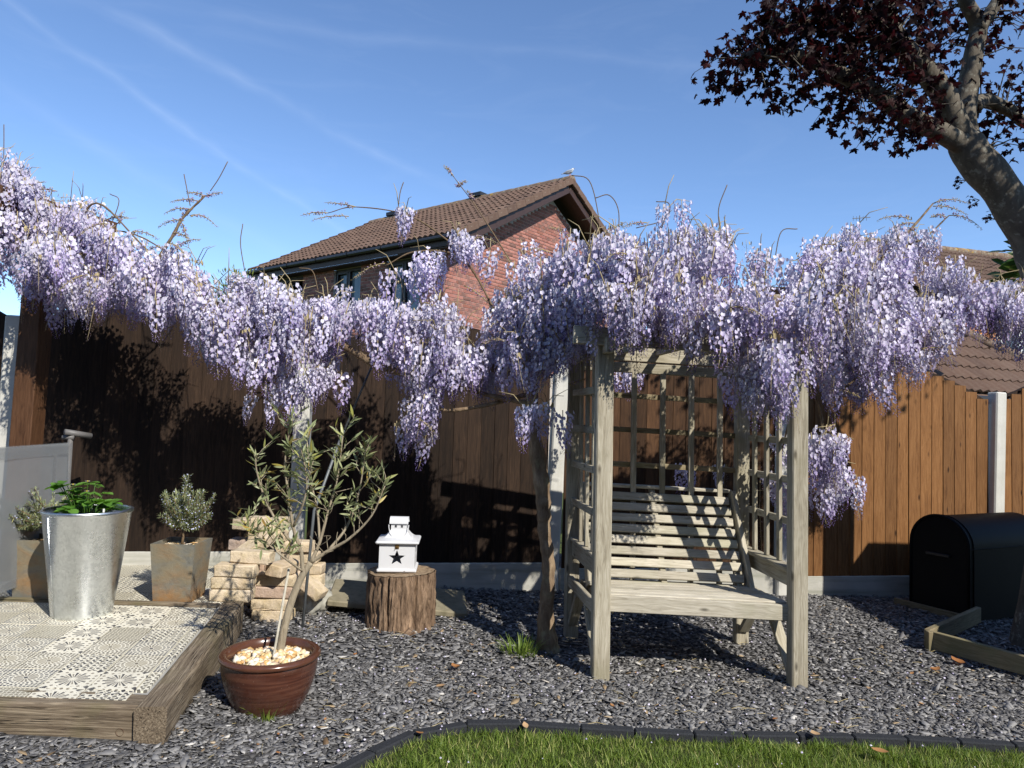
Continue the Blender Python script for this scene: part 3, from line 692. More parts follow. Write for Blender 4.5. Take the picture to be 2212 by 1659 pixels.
for a, b_ in WIN: fbox(wl, a, b_, -.3, WZ[0], -.25, 0); fbox(wl, a, b_, 4.743, 4.80, -.25, -.011)
wl.build('wall', M_mortar, house)
inn = MB(); fbox(inn, .3, 6.6, .0, 4.73, -3.0, -2.9); fbox(inn, .3, 6.6, 4.76, 4.78, -2.9, -.26); fbox(inn, 6.4, 6.6, 0, 4.73, -2.89, -.26); inn.build('inner_wall', M_inner, house)
# bricks
bme = cbox_mesh('brick', .1075, .006, .0325, .002).copy(); bme.name = 'brick'; bme.materials.append(M_hbrick)
def brick_spots():
    out = []
    c = .075
    for row in range(int((6.74 - 2.55) / c)):
        z = 2.55 + row * c; t_ = -.0 if row % 2 else -.1125
        lim = 0 if z < 4.70 else (z + .04 - 4.74) / (2.0 / 3.64)
        x = t_
        while x < 7.28:
            a, b_ = max(x, 0.003), min(x + .215, 7.28); a = max(a, lim); b_ = min(b_, 7.28 - lim)
            if b_ - a > .05: out.append(('g', (a + b_) / 2, z, b_ - a))
            x += .225
    for row in range(30):
        z = 2.55 + row * c; x = -.1125 if row % 2 else 0.
        while x < 6.55:
            a, b_ = max(x, .010), min(x + .215, 6.56)
            for (w0, w1) in WIN:
                if WZ[0] - .04 < z:
                    if a < w1 and b_ > w0:
                        if a < w0 - .03: b_ = w0 - .004
                        elif b_ > w1 + .03: a = w1 + .004
                        else: a = b_
            if b_ - a > .04: out.append(('f', (a + b_) / 2, z, b_ - a))
            x += .225
    return out
def seen_brick(s):
    k, t_, z, w_ = s
    if w_ < .2: return False
    if k == 'f': return (z > 3.45 and (t_ < .72 or 1.7 < t_ < 2.6)) or (3.9 < z and 3.5 < t_ < 4.7)
    return (t_ < 1.25 and 3.25 < z < 4.62) or (z > 5.75 and 1.4 < t_ < 5.6)
spots = brick_spots(); named = [s for s in spots if seen_brick(s)]
rng.shuffle(named); named_set = set(map(id, named[:298])); rest = []
bt = tri_template(*cbox_data(.1075, .006, .0325, .002))
Rg = np.array([[G.x, Ld.x, 0], [G.y, Ld.y, 0], [0, 0, 1.]]); Rf = np.array([[Ld.x, G.x, 0], [Ld.y, G.y, 0], [0, 0, 1.]])
for s in spots:
    k, t_, z, w_ = s; p = HG(t_, .0035, z) if k == 'g' else HF(t_, .0035, z); rot = Rg if k == 'g' else Rf
    if id(s) in named_set:
        Mq = m4(rot, p, (w_ / .215, 1, 1)); link(bpy.data.objects.new('brick', bme), house, Matrix(Mq.tolist()))
    else: rest.append((bt, m4(rot, p, (w_ / .215, 1, 1)), {'tone': nr.rand()}))
V, T, A = merge(rest); tag(obj('brickwork', fixn(np_mesh('brickwork', V, T, A)), M_hbrick2, house), kind='stuff')
# windows
for wi, (a, b_) in enumerate(WIN):
    f = MB(); fw_ = .055
    fbox(f, a, b_, WZ[1] - .07, WZ[1], -.16, -.05); fbox(f, a, b_, WZ[0], WZ[0] + .06, -.16, -.05)
    fbox(f, a, a + fw_, WZ[0] + .06, WZ[1] - .07, -.16, -.05); fbox(f, b_ - fw_, b_, WZ[0] + .06, WZ[1] - .07, -.16, -.05)
    m_ = a + (b_ - a) * (.5 if wi != 2 else .45); fbox(f, m_ - .035, m_ + .035, WZ[0] + .06, WZ[1] - .07, -.16, -.045)
    zt = WZ[1] - .40
    fbox(f, m_ + .035, b_ - fw_, zt - .03, zt + .03, -.16, -.045)
    if wi == 2: fbox(f, a + fw_, m_ - .035, zt - .03, zt + .03, -.16, -.045)
    fo = f.build('window', M_wframe, house)
    def pane(s0, s1, z0, z1, frame_=True):
        q = MB(); fbox(q, s0, s1, z0, z1, -.13, -.115); q.build('pane', M_glass, fo)
        if frame_:
            e = MB(); d_ = .035
            fbox(e, s0, s1, z1 - d_, z1, -.115, -.035); fbox(e, s0, s1, z0, z0 + d_, -.115, -.035); fbox(e, s0, s0 + d_, z0 + d_, z1 - d_, -.115, -.035); fbox(e, s1 - d_, s1, z0 + d_, z1 - d_, -.115, -.035); e.build('sash', M_wframe, fo)
    pane(m_ + .035, b_ - fw_, WZ[0] + .06, zt - .03); pane(m_ + .035, b_ - fw_, zt + .03, WZ[1] - .07, wi != 2 or True)
    if wi != 2: pane(a + fw_, m_ - .035, WZ[0] + .06, WZ[1] - .07, False)
    else:
        pane(a + fw_, m_ - .035, WZ[0] + .06, zt - .03)
        # top light standing open
        q = MB(); c0 = HF(a + fw_, -.04, WZ[1] - .08); e1 = HF(m_ - .035, -.04, WZ[1] - .08); dn = (-G * .24 - UZ * .20)
        th_ = Vector((0, 0, .02)); q.add([c0, e1, e1 + dn, c0 + dn, c0 + th_, e1 + th_, e1 + dn + th_, c0 + dn + th_], [(0, 1, 2, 3), (7, 6, 5, 4), (0, 4, 5, 1), (1, 5, 6, 2), (2, 6, 7, 3), (3, 7, 4, 0)]); q.build('top_light', M_wframe, fo)
    q = MB(); fbox(q, a - .05, b_ + .05, WZ[0] - .05, WZ[0], -.1, .05); q.build('sill', M_wframe, fo)
# roof
EZ, RZ, RUN = 4.99, 7.17, 3.94; PIT = math.atan2(RZ - EZ, RUN); SLOPE = math.hypot(RZ - EZ, RUN)
def roll_tile(wd=.30, ln=.41, rolls=2, hh=.042, n=3):
    """roll tile: x across, y up the slope, lower end lifted"""
    xs = []; 
    for k in range(rolls):
        for q in range(4): xs.append(((k + q / 4) * wd / rolls, hh * (0, .55, 1, .55)[q]))
    xs.append((wd, 0.)); vs = []; m_ = len(xs)
    for y, lift in ((0, .030), (ln, 0)):
        for x, z in xs: vs.append((x, y, z + lift))
    for x, z in xs: vs.append((x, .006, z * .55 + .006))
    fs = [(i, i + 1, m_ + i + 1, m_ + i) for i in range(m_ - 1)] + [(2 * m_ + i, 2 * m_ + i + 1, i + 1, i) for i in range(m_ - 1)]
    return vs, fs
vs, fs = roll_tile(); tme = bpy.data.meshes.new('roof_tile'); tme.from_pydata(vs, [], fs); tme.update(); tme.materials.append(M_tile); ttm = tri_template(vs, fs)
def slope_mat(origin, xdir, down):  # columns: across, up slope, normal
    up = (-down).normalized(); x = xdir.normalized(); nz = x.cross(up); return np.array([[x.x, up.x, nz.x], [x.y, up.y, nz.y], [x.z, up.z, nz.z]])
roof = MB()
# underlay planes of the roof
def RF(s, r, side=1, dz=0.):   # s along the house, r run from the eave, side 1 front
    base = W0 + Ld * s
    return base + (G * (-.30 + r) if side == 1 else G * (7.58 - r)) + UZ * (EZ + r * (RZ - EZ) / RUN + dz)
for sd in (1, 2):
    P = [RF(-.5, 0, sd, -.03), RF(6.57, 0, sd, -.03), RF(6.57, RUN, sd, -.03), RF(-.5, RUN, sd, -.03)]
    roof.add(P + [p - UZ * .10 for p in P], [(0, 1, 2, 3), (7, 6, 5, 4), (0, 4, 5, 1), (1, 5, 6, 2), (3, 7, 4, 0)])
roof_o = roof.build('roof', M_fascia, house)
rows = 13; gauge = SLOPE / rows; ncol = 23; cw = 7.0 / ncol; cnt = 0; rest = []
dn1 = (-G * RUN - UZ * (RZ - EZ)).normalized(); dn2 = (G * RUN - UZ * (RZ - EZ)).normalized()
Ra = slope_mat(None, -Ld, dn1); Rb = slope_mat(None, Ld, dn2)
for c_ in range(ncol):
    for r_ in range(rows):
        p = RF(6.57 - c_ * cw, 0, 1) + (-dn1) * (r_ * gauge - .02) + Vector((rng.uniform(-.004, .004), 0, rng.uniform(-.004, .004)))
        Mq = m4(Ra, p, (cw / .30, 1, 1))
        if c_ >= 1 and cnt < 298: link(bpy.data.objects.new('roof_tile', tme), roof_o, Matrix(Mq.tolist())); cnt += 1
        else: rest.append((ttm, Mq, {'tone': nr.rand()}))
        p2 = RF(-.5 + c_ * cw, 0, 2) + (-dn2) * (r_ * gauge - .02); rest.append((ttm, m4(Rb, p2, (cw / .30, 1, 1)), {'tone': nr.rand()}))
V, T, A = merge(rest); tag(obj('roof_tiles', np_mesh('roof_tiles', V, T, A), M_tile, roof_o), kind='stuff')
for sd, dn, dz in ((1, dn1, 0), (2, dn2, 0)):
    for r_ in range(rows):
        a = RF(-.53, 0, sd) + (-dn) * (r_ * gauge) + UZ * -.02; b_ = a + (-dn) * (gauge * 1.04) - UZ * .02
        beam('verge_tile', a, b_, .075, .15, M_tile, roof_o, (0, 0, 1), .008)
for k in range(16):
    a = W0 + Ld * (-.56 + k * .447) + G * 3.64 + UZ * (RZ + .0); b_ = a + Ld * .455
    q = MB(); n = 8
    for e, p in enumerate((a, b_)):
        rr_ = .135 if e == 0 else .125
        for i in range(n + 1): th = math.pi * i / n; q.v.append(tuple(p + G * (rr_ * math.cos(th)) + UZ * (rr_ * .8 * math.sin(th) - .02)))
    q.f += [(i, i + 1, n + 2 + i, n + 1 + i) for i in range(n)] + [tuple(range(n + 1))]
    q.build('ridge_tile', M_ridge, roof_o, None, True, 40)
for s_ in (2.2, 5.4):
    q = MB(); q.add([p for p in (HG(3.5, -s_, RZ + .06), HG(3.78, -s_, RZ + .06), HG(3.78, -s_ - .4, RZ + .06), HG(3.5, -s_ - .4, RZ + .06), HG(3.5, -s_, RZ + .16), HG(3.78, -s_, RZ + .16), HG(3.78, -s_ - .4, RZ + .16), HG(3.5, -s_ - .4, RZ + .16))], [(4, 5, 6, 7), (0, 1, 5, 4), (1, 2, 6, 5), (2, 3, 7, 6), (3, 0, 4, 7)]); q.build('ridge_vent', M_gutter, roof_o)
for sd in (1, 2):
    a = RF(-.47, -.03, sd, -.21); b_ = RF(-.47, RUN - .02, sd, -.21); beam('barge_board', a, b_, .03, .19, M_fascia, house, (0, 0, 1), .004)
    a = RF(-.22, .02, sd, -.165); b_ = RF(-.22, RUN - .05, sd, -.165); beam('soffit', a, b_, .47, .02, M_fascia, house, (0, 0, 1), .002)
f = MB(); fbox(f, -.45, 6.55, 4.77, 4.95, .27, .30); fbox(f, -.45, 6.55, 4.745, 4.768, -.01, .27); f.build('fascia', M_fascia, house)
beam('gutter', HF(-.46, .36, 4.93), HF(6.6, .36, 4.93), .10, .09, M_gutter, house, (0, 0, 1), .03)
for s_ in (.4, 1.5, 2.6, 3.7, 4.8, 5.9): beam('gutter_bracket', HF(s_ - .015, .365, 4.925), HF(s_ + .015, .365, 4.925), .115, .10, M_gutter, house, (0, 0, 1), .03)

# wood pigeon on the end of the ridge
def skin_obj(name, nodes, edges_, m_, parent=None, sub=1):
    """one continuous body grown from a skeleton"""
    me = bpy.data.meshes.new(name); me.from_pydata([n[:3] for n in nodes], edges_, []); o = bpy.data.objects.new(name, me); COL.objects.link(o)
    md = o.modifiers.new('skin', 'SKIN'); md.use_smooth_shade = True
    for i, n in enumerate(nodes): me.skin_vertices[0].data[i].radius = (n[3], n[4] if len(n) > 4 else n[3])
    me.skin_vertices[0].data[0].use_root = True
    o.modifiers.new('sub', 'SUBSURF').levels = sub; o.modifiers['sub'].render_levels = sub
    bpy.context.view_layer.update(); dg = bpy.context.evaluated_depsgraph_get(); me2 = bpy.data.meshes.new_from_object(o.evaluated_get(dg)); me2.name = name
    bpy.data.objects.remove(o); me2.polygons.foreach_set('use_smooth', [True] * len(me2.polygons)); me2.materials.clear(); return obj(name, me2, m_, parent)
m, t, b = mat('pigeon feathers', .7, .2); o = t.coord('Object'); s = t.n('ShaderNodeSeparateXYZ'); t.L.new(o, s.inputs[0])
M_bird = m; setc(t, b, (.30, .32, .35))
BS = .62; bc = Vector((1.20, 16.56, RZ + .085)); BX = Vector((.95, .31, 0)).normalized()
def bp(a, z): v = bc + BX * (a * BS) + UZ * (z * BS); return tuple(v)
bird = thing('pigeon', 'grey wood pigeon standing on the end of the house ridge', 'bird', bc)
skin_obj('body', [(*bp(-.02, .15), .053), (*bp(.07, .19), .054), (*bp(.13, .25), .034), (*bp(.155, .30), .025), (*bp(.175, .325), .022), (*bp(-.13, .10), .037), (*bp(-.23, .06), .022, .012), (*bp(-.33, .02), .018, .007)], [(0, 1), (1, 2), (2, 3), (3, 4), (0, 5), (5, 6), (6, 7)], M_bird, bird, 2)
nk = MB().tube([bp(.125, .262), bp(.14, .285)], [.0325, .0305], 12); nk.build('neck_patch', simple('white neck patch', (.75, .75, .72)), bird, None, True)
MB().tube([bp(.20, .325), bp(.235, .318)], [.008, .002], 6).build('beak', simple('beak', (.45, .28, .10)), bird)
for k in (-.02, .03): MB().tube([bp(.03 + k, .0), bp(.02 + k, .10)], .007, 6).build('leg', simple('pink bird leg', (.45, .2, .17)), bird)
wing = MB(); SY = Vector((-BX.y, BX.x, 0))
for sg in (-1, 1):
    wing = MB(); wing.add([bc + BX * (a * BS) + UZ * (z * BS) + SY * (sg * w_ * BS) for a, z, w_ in ((.09, .22, .082), (.05, .13, .088), (-.10, .10, .075), (-.26, .05, .035), (-.24, .09, .03), (-.08, .17, .083))], [(0, 1, 2, 5), (5, 2, 3, 4)] if sg < 0 else [(5, 2, 1, 0), (4, 3, 2, 5)]); wing.build('wing', simple('grey wing', (.13, .14, .16)), bird)

# garage with a hipped tiled roof behind the right fence
gn = Vector((.37, -.93, 0)).normalized(); gD = Vector((.93, .37, 0)).normalized(); E0 = Vector((6.34, 9.6, 2.0))
gar = thing('garage', 'low garage with hipped brown tiled roof behind the right fence panels', 'garage', (6.3, 9.8, 0))
def GP(t_, s_, dz=0): return E0 + gD * t_ - gn * s_ + UZ * (.75 * s_ + dz)
q = MB(); P = [GP(-3.6, 0, -.03), GP(2.95, 0, -.03), GP(1.25, 1.78, -.03), GP(-3.6, 1.78, -.03)]
BK = [GP(2.95, 0, -.03) - gn * 3.56, GP(-3.6, 0, -.03) - gn * 3.56]
q.add(P + BK, [(0, 1, 2, 3), (1, 4, 2), (3, 2, 4, 5), (0, 3, 5)]); groof = q.build('roof', M_tile, gar)
q = MB()
q.add([GP(-3.45, .15) * 1 for _ in ()] or [Vector((p.x, p.y, z)) for z in (-.3, 1.96) for p in (GP(-3.4, .2), GP(2.7, .2), GP(2.7, .2) - gn * 3.1, GP(-3.4, .2) - gn * 3.1)], [(0, 1, 5, 4), (1, 2, 6, 5), (2, 3, 7, 6), (3, 0, 4, 7)]); q.build('wall', M_obrick, gar)
dng = (gn - UZ * .75).normalized(); Rc = slope_mat(None, gD, dng); gsl = 1.78 * math.hypot(1, .75); gr_ = 7; gg = gsl / gr_; rest = []; cnt = 0
vs2, fs2 = roll_tile(.33, gg * 1.18, 2, .04); gme = bpy.data.meshes.new('roof_tile'); gme.from_pydata(vs2, [], fs2); gme.update(); gme.materials.append(M_tile)
for r_ in range(gr_):
    smid = (r_ + .5) * gg / math.hypot(1, .75); tmax = 2.95 - 1.70 * smid / 1.78 - .30
    t_ = -3.6
    while t_ < tmax:
        p = GP(t_, 0, 0) + (-dng) * (r_ * gg); link(bpy.data.objects.new('roof_tile', gme), groof, Matrix(m4(Rc, p).tolist())); t_ += .33
for k in range(6):
    a = GP(2.95, 0, .03).lerp(GP(1.25, 1.78, .03), k / 6); b_ = GP(2.95, 0, .03).lerp(GP(1.25, 1.78, .03), (k + 1.03) / 6); q = MB().tube([a, b_], [.10, .09], 10); q.build('hip_tile', M_ridge, groof, None, True, 40)
for k in range(10): q = MB().tube([GP(1.25 - k * .47, 1.78, .03), GP(1.25 - k * .47 - .48, 1.78, .03)], [.10, .09], 10); q.build('ridge_tile', M_ridge, groof, None, True, 40)
beam('gutter', GP(-3.6, -.03, -.05), GP(2.97, -.03, -.05), .10, .08, M_gutter, gar, (0, 0, 1), .02)

# second house far right
h2 = thing('house', 'orange brick house with brown roof and white window at the far right', 'house', (14, 20, 0))
hd = Vector((.965, .26, 0)).normalized(); hn = Vector((.26, -.965, 0)).normalized(); H0 = Vector((11.2, 19.0, 0))
def H2(t_, o_, z): return H0 + hd * t_ + hn * o_ + UZ * z
def hbox(mb, t0, t1, z0, z1, o0, o1):
    vs = [H2(t_, o_, z) for z in (z0, z1) for o_ in (o0, o1) for t_ in (t0, t1)]; mb.add(vs, [(0, 2, 3, 1), (4, 5, 7, 6), (0, 1, 5, 4), (2, 6, 7, 3), (0, 4, 6, 2), (1, 3, 7, 5)])
q = MB(); hbox(q, 0, 2.35, -.3, 5.0, -.2, 0); hbox(q, 3.95, 9, -.3, 5.0, -.2, 0); hbox(q, 2.35, 3.95, -.3, 3.35, -.2, 0); hbox(q, 2.35, 3.95, 4.75, 5.0, -.2, 0); hbox(q, 0, .2, -.3, 5, -6, -.2); hbox(q, .2, 9, -.3, 5, -6, -5.8); q.build('wall', M_mortar, h2)
rest = []; Rh = np.array([[hd.x, -hn.x, 0], [hd.y, -hn.y, 0], [0, 0, 1.]]); cnt = 0; ob = bpy.data.meshes.new('brick'); ob.from_pydata(*[cbox_data(.1075, .006, .0325, .002)[0], [], cbox_data(.1075, .006, .0325, .002)[1]]); fixn(ob); ob.materials.append(M_obrick)
for row in range(20):
    z = 3.4 + row * .075; x = .12 if row % 2 else .0
    while x < 6:
        if not (2.2 < x < 4.0 and z > 3.3 and z < 4.78):
            Mq = m4(Rh, H2(x + .1075, .003, z)); 
            if .9 < x < 2.4 and cnt < 140: link(bpy.data.objects.new('brick', ob), h2, Matrix(Mq.tolist())); cnt += 1
            else: rest.append((bt, Mq, {'tone': nr.rand()}))
        x += .225
V, T, A = merge(rest); tag(obj('brickwork', fixn(np_mesh('brickwork', V, T, A)), M_obrick, h2), kind='stuff')
f = MB(); hbox(f, 2.35, 2.47, 3.35, 4.75, -.15, .01); hbox(f, 3.83, 3.95, 3.35, 4.75, -.15, .01); hbox(f, 2.47, 3.83, 3.35, 3.44, -.15, .01); hbox(f, 2.47, 3.83, 4.65, 4.75, -.15, .01); hbox(f, 3.08, 3.20, 3.44, 4.65, -.14, .008); wf = f.build('window', M_white, h2)
for a, b_ in ((2.47, 3.08), (3.20, 3.83)): q = MB(); hbox(q, a, b_, 3.44, 4.65, -.10, -.08); q.build('pane', M_dglass, wf)
q = MB(); hbox(q, 2.3, 4.0, 3.29, 3.35, -.1, .06); q.build('sill', M_white, wf)
def R2(t_, r_, dz=0): return H2(t_, .35 - r_, 5.05 + r_ * .70 + dz)
q = MB(); q.add([R2(-.3, 0, -.03), R2(9.3, 0, -.03), R2(9.3, 3.3, -.03), R2(-.3, 3.3, -.03), H2(-.3, -6.25, 5.02), H2(9.3, -6.25, 5.02)], [(0, 1, 2, 3), (3, 2, 5, 4)]); q.add([H2(0, 0, 5), H2(0, -6, 5), R2(0, 3.3, -.06)], [(0, 1, 2)]); r2 = q.build('roof', M_tile, h2)
dnh = (hn - UZ * .70).normalized(); Rr = slope_mat(None, hd, dnh); sl2 = 3.3 * math.hypot(1, .7); n2 = 12; g2 = sl2 / n2; cnt = 0; rest = []
for r_ in range(n2):
    for c_ in range(28):
        Mq = m4(Rr, R2(-.3 + c_ * .34, 0) + (-dnh) * (r_ * g2), (.34 / .30, g2 * 1.18 / .41, 1))
        if r_ >= 5 and 3 < c_ < 20 and cnt < 110: link(bpy.data.objects.new('roof_tile', tme), r2, Matrix(Mq.tolist())); cnt += 1
        else: rest.append((ttm, Mq, {'tone': nr.rand()}))
V, T, A = merge(rest); tag(obj('roof_tiles', np_mesh('roof_tiles', V, T, A), M_tile, r2), kind='stuff')
for k in range(20): MB().tube([R2(-.3 + k * .48, 3.3, .02), R2(-.3 + k * .48 + .49, 3.3, .02)], [.13, .12], 10).build('ridge_tile', M_ridge, r2, None, True, 40)
q = MB(); q.add([R2(-.3, 0, -.1), R2(9.3, 0, -.1), R2(9.3, 0, -.28), R2(-.3, 0, -.28)], [(0, 1, 2, 3)]); hbox(q, -.3, 9.3, 4.80, 4.98, .30, .33); q.build('fascia', M_fascia, h2)
# aerial on that roof and telephone wires
ae = thing('tv_aerial', 'thin television aerial standing on the far right house roof', 'aerial', (11.6, 21.3, 7))
MB().tube([H2(-.1, -2.5, 6.6), H2(-.1, -2.5, 8.0)], .014, 6).build('mast', M_grey, ae); MB().tube([H2(-.35, -2.5, 7.88), H2(.2, -2.4, 7.95)], .012, 6).build('boom', M_grey, ae)
for k in range(5): p = H2(-.33 + k * .12, -2.5, 7.885 + k * .013); MB().tube([p - UZ * .07, p + UZ * .07], .006, 4).build('rod', M_grey, ae)
for k, (a, b_, lb) in enumerate((((9.9, 17.5, 4.9), (15.5, 17.5, 7.3), 'upper thin telephone wire crossing the far right roof'), ((9.9, 17.5, 4.75), (15.5, 17.5, 6.7), 'lower thin telephone wire crossing the far right roof'))):
    pts = [Vector(a).lerp(Vector(b_), i / 12) - UZ * (.12 * math.sin(math.pi * i / 12)) for i in range(13)]; tag(MB().tube(pts, .008, 5).build('telephone_wire', M_black), lb, 'wire')
# garden shed out of frame on the right: it shades the black bin and the corner bed
shed = thing('garden_shed', 'timber garden shed beside the timber edged bed', 'shed', (6, 3.7, 0))
q = MB(); q.box(4.80, 7.0, 2.62, 4.85, -.2, 2.13); q.build('wall', M_fmid, shed)
q = MB(); q.add([(4.72, 2.52, 2.14), (7.2, 2.52, 2.5), (7.2, 4.93, 2.5), (4.72, 4.93, 2.14), (4.72, 2.52, 2.2), (7.2, 2.52, 2.56), (7.2, 4.93, 2.56), (4.72, 4.93, 2.2)], [(0, 3, 2, 1), (4, 5, 6, 7), (0, 1, 5, 4), (1, 2, 6, 5), (2, 3, 7, 6), (3, 0, 4, 7)]); q.build('roof', M_gutter, shed)

# unseen house added behind the camera to block some sky light
own = thing('house', 'unseen brick house added behind the viewpoint to block sky light', 'house', (0, -4.4, 0))
q = MB(); q.box(-10, 10, -9, -4.4, -.3, 5.6); q.build('wall', M_hbrick2, own)
q = MB(); q.add([(-10.3, -4.0, 5.5), (10.3, -4.0, 5.5), (10.3, -8, 7.2), (-10.3, -8, 7.2), (-10.3, -12, 5.5), (10.3, -12, 5.5)], [(0, 1, 2, 3), (3, 2, 5, 4)]); q.build('roof', M_tile, own)
for x0 in (-7, -3, 1.5, 5.5):
    for z0 in (.9, 3.5): q = MB(); q.box(x0, x0 + 1.6, -4.42, -4.37, z0, z0 + 1.2); q.build('window', M_dglass, own)
# ================================================================== ARBOUR SEAT
arb = thing('arbour_seat', 'weathered wooden garden arbour with slatted bench under the wisteria', 'arbour', (1.1, 4.5, 0))
FL, FR, BLp, BR = Vector((.552, 4.125, 0)), Vector((1.70, 4.18, 0)), Vector((.452, 4.90, 0)), Vector((1.628, 4.97, 0))
def zz(x, z): return z - K * x
wd = (FR - FL).normalized(); dd = (BLp - FL).normalized()
def ab(name, p0, p1, w_, d_, up=(0, 1, 0), m_=None, c=.004, parent=None): return beam(name, p0, p1, w_, d_, m_ or M_arb, parent or arb, up, c)
lean = Vector((-.018, 0, 0))
for nm, P, h in (('front_post', FL, 1.93), ('front_post', FR, 1.93), ('rear_post', BLp, 1.93), ('rear_post', BR, 1.93)):
    ab(nm, P + UZ * (gz(P.x) - .06), P + lean + UZ * zz(P.x, h), .098 if nm[0] == 'f' else .09, .075 if nm[0] == 'f' else .07, dd, None, .007)
# top frame
zb = 1.905
def top(p, z): return p + lean + UZ * zz(p.x, z)
ab('front_beam', top(FL - wd * .20, zb + .052) - dd * .062, top(FR + wd * .06, zb + .052) - dd * .062, .105, .035, dd)
ab('rear_beam', top(BLp - wd * .16, zb + .052) + dd * .055, top(BR + wd * .18, zb + .052) + dd * .055, .105, .035, dd)
ab('rear_rail', top(BLp, 1.855), top(BR, 1.855), .07, .04, dd)
for a, b_ in ((FL, BLp), (FR, BR)): ab('side_beam', top(a, zb + .0) - dd * .12 + wd * .0, top(b_, zb + .0) + dd * .14, .045, .09, UZ)
for k in range(5):
    a = FL.lerp(FR, (k + .5) / 5); b_ = BLp.lerp(BR, (k + .5) / 5); ab('rafter', top(a, zb + .075) - dd * .03, top(b_, zb + .075) + dd * .03, .035, .05, UZ)
# back lattice
for k, x in enumerate((.16, .335, .50, .665, .83)):
    p = BLp.lerp(BR, x * 1.04 - .0) - dd * .012; ab('lattice_upright', p + UZ * zz(p.x, .30), p + lean + UZ * zz(p.x, 1.83), .036, .022, dd, None, .002)
for z in (1.66, 1.425, 1.185, .945, .70):
    a, b_ = BLp + dd * .012, BR + dd * .012; ab('lattice_lath', a + wd * .04 + lean * (z / 2) + UZ * zz(a.x, z), b_ - wd * .04 + lean * (z / 2) + UZ * zz(b_.x, z), .036, .022, dd, M_rail, .002)
# side lattices
for sgn, a, b_ in ((1, FL, BLp), (-1, FR, BR)):
    for t_ in (.30, .52, .74):
        p = a.lerp(b_, t_); ab('lattice_upright', p + UZ * zz(p.x, .68), p + lean + UZ * zz(p.x, 1.87), .022, .036, dd, None, .002)
    for z in (1.655, 1.415, 1.18, .93):
        p, q = a.lerp(b_, .16), a.lerp(b_, .90); o_ = wd * (-.022 * sgn); ab('lattice_lath', p + o_ + lean * (z / 2) + UZ * zz(p.x, z), q + o_ + lean * (z / 2) + UZ * zz(q.x, z), .022, .042, UZ, None, .002)
    ab('arm_rest', a + dd * .03 + UZ * zz(a.x, .665) + wd * (.015 * sgn), b_ + UZ * zz(b_.x, .665) + wd * (.015 * sgn), .085, .024, UZ)
    ab('arm_rail', a + dd * .035 + UZ * zz(a.x, .60) + wd * (.0 * sgn), b_ - dd * .03 + UZ * zz(b_.x, .60), .03, .09, UZ)
    ab('side_rail', a + dd * .035 + UZ * zz(a.x, .385) - wd * (.02 * sgn), b_ - dd * .03 + UZ * zz(b_.x, .385) - wd * (.02 * sgn), .03, .075, UZ)
    ab('seat_bearer', a + dd * .03 + UZ * zz(a.x, .40) + wd * (.065 * sgn), b_ - dd * .03 + UZ * zz(b_.x, .36) + wd * (.065 * sgn), .035, .07, UZ)
    # knee braces
    p = a + dd * .30 + UZ * zz(a.x, .34) + wd * (.0 * sgn); q = a + dd * .045 + UZ * zz(a.x, .05); ab('brace', q, p, .03, .065, wd)
    p = b_ - dd * .24 + UZ * zz(b_.x, .34); q = b_ - dd * .04 + UZ * zz(b_.x, .10); ab('brace', q, p, .03, .065, wd)
# seat
for k in range(6):
    t_ = .085 + k * .087; a = FL + dd * t_ + wd * .03; b_ = FR + dd * t_ - wd * .035; zs = .462 - k * .004
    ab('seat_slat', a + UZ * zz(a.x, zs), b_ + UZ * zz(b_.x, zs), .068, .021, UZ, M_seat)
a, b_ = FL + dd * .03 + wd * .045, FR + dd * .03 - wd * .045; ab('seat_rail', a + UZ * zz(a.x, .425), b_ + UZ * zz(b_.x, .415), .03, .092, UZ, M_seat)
# reclining slatted back
b0, b1 = .50, .78          # depth at foot and at top
zl, zh = .475, 1.015
for k in range(8):
    t_ = (k + .35) / 8; d_ = lerp(b0, b1, t_) ; z = lerp(zl, zh, t_)
    a = FL + dd * d_ + wd * .05; b_ = FR + dd * d_ - wd * .085
    nrm = (UZ * (b1 - b0) * .77 - dd * (zh - zl)).normalized()
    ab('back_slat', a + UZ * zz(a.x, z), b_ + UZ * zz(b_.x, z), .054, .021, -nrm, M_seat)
for x, nm in ((.04, 'back_stile'), (.47, 'back_batten'), (.925, 'back_stile'), (.955, 'back_stile')):
    if x == .925: continue
    p = FL.lerp(FR, x); off = .02 if nm == 'back_batten' else .0
    ab(nm, p + dd * (b0 - .02 + off) + UZ * zz(p.x, zl - .06), p + dd * (b1 + .01 + off) + UZ * zz(p.x, zh + .015), .04 if nm == 'back_batten' else .032, .028 if nm == 'back_batten' else .085, dd)
p = FL.lerp(FR, .90); ab('back_batten', p + dd * (b0 + .005) + UZ * zz(p.x, zl - .04), p + dd * (b1 + .035) + UZ * zz(p.x, zh), .04, .028, dd)
a = FL + dd * (b1 + .028) + wd * .03; b_ = FR + dd * (b1 + .028) - wd * .05; ab('back_cap', a + UZ * zz(a.x, zh + .022), b_ + UZ * zz(b_.x, zh + .022), .07, .022, UZ, M_seat)

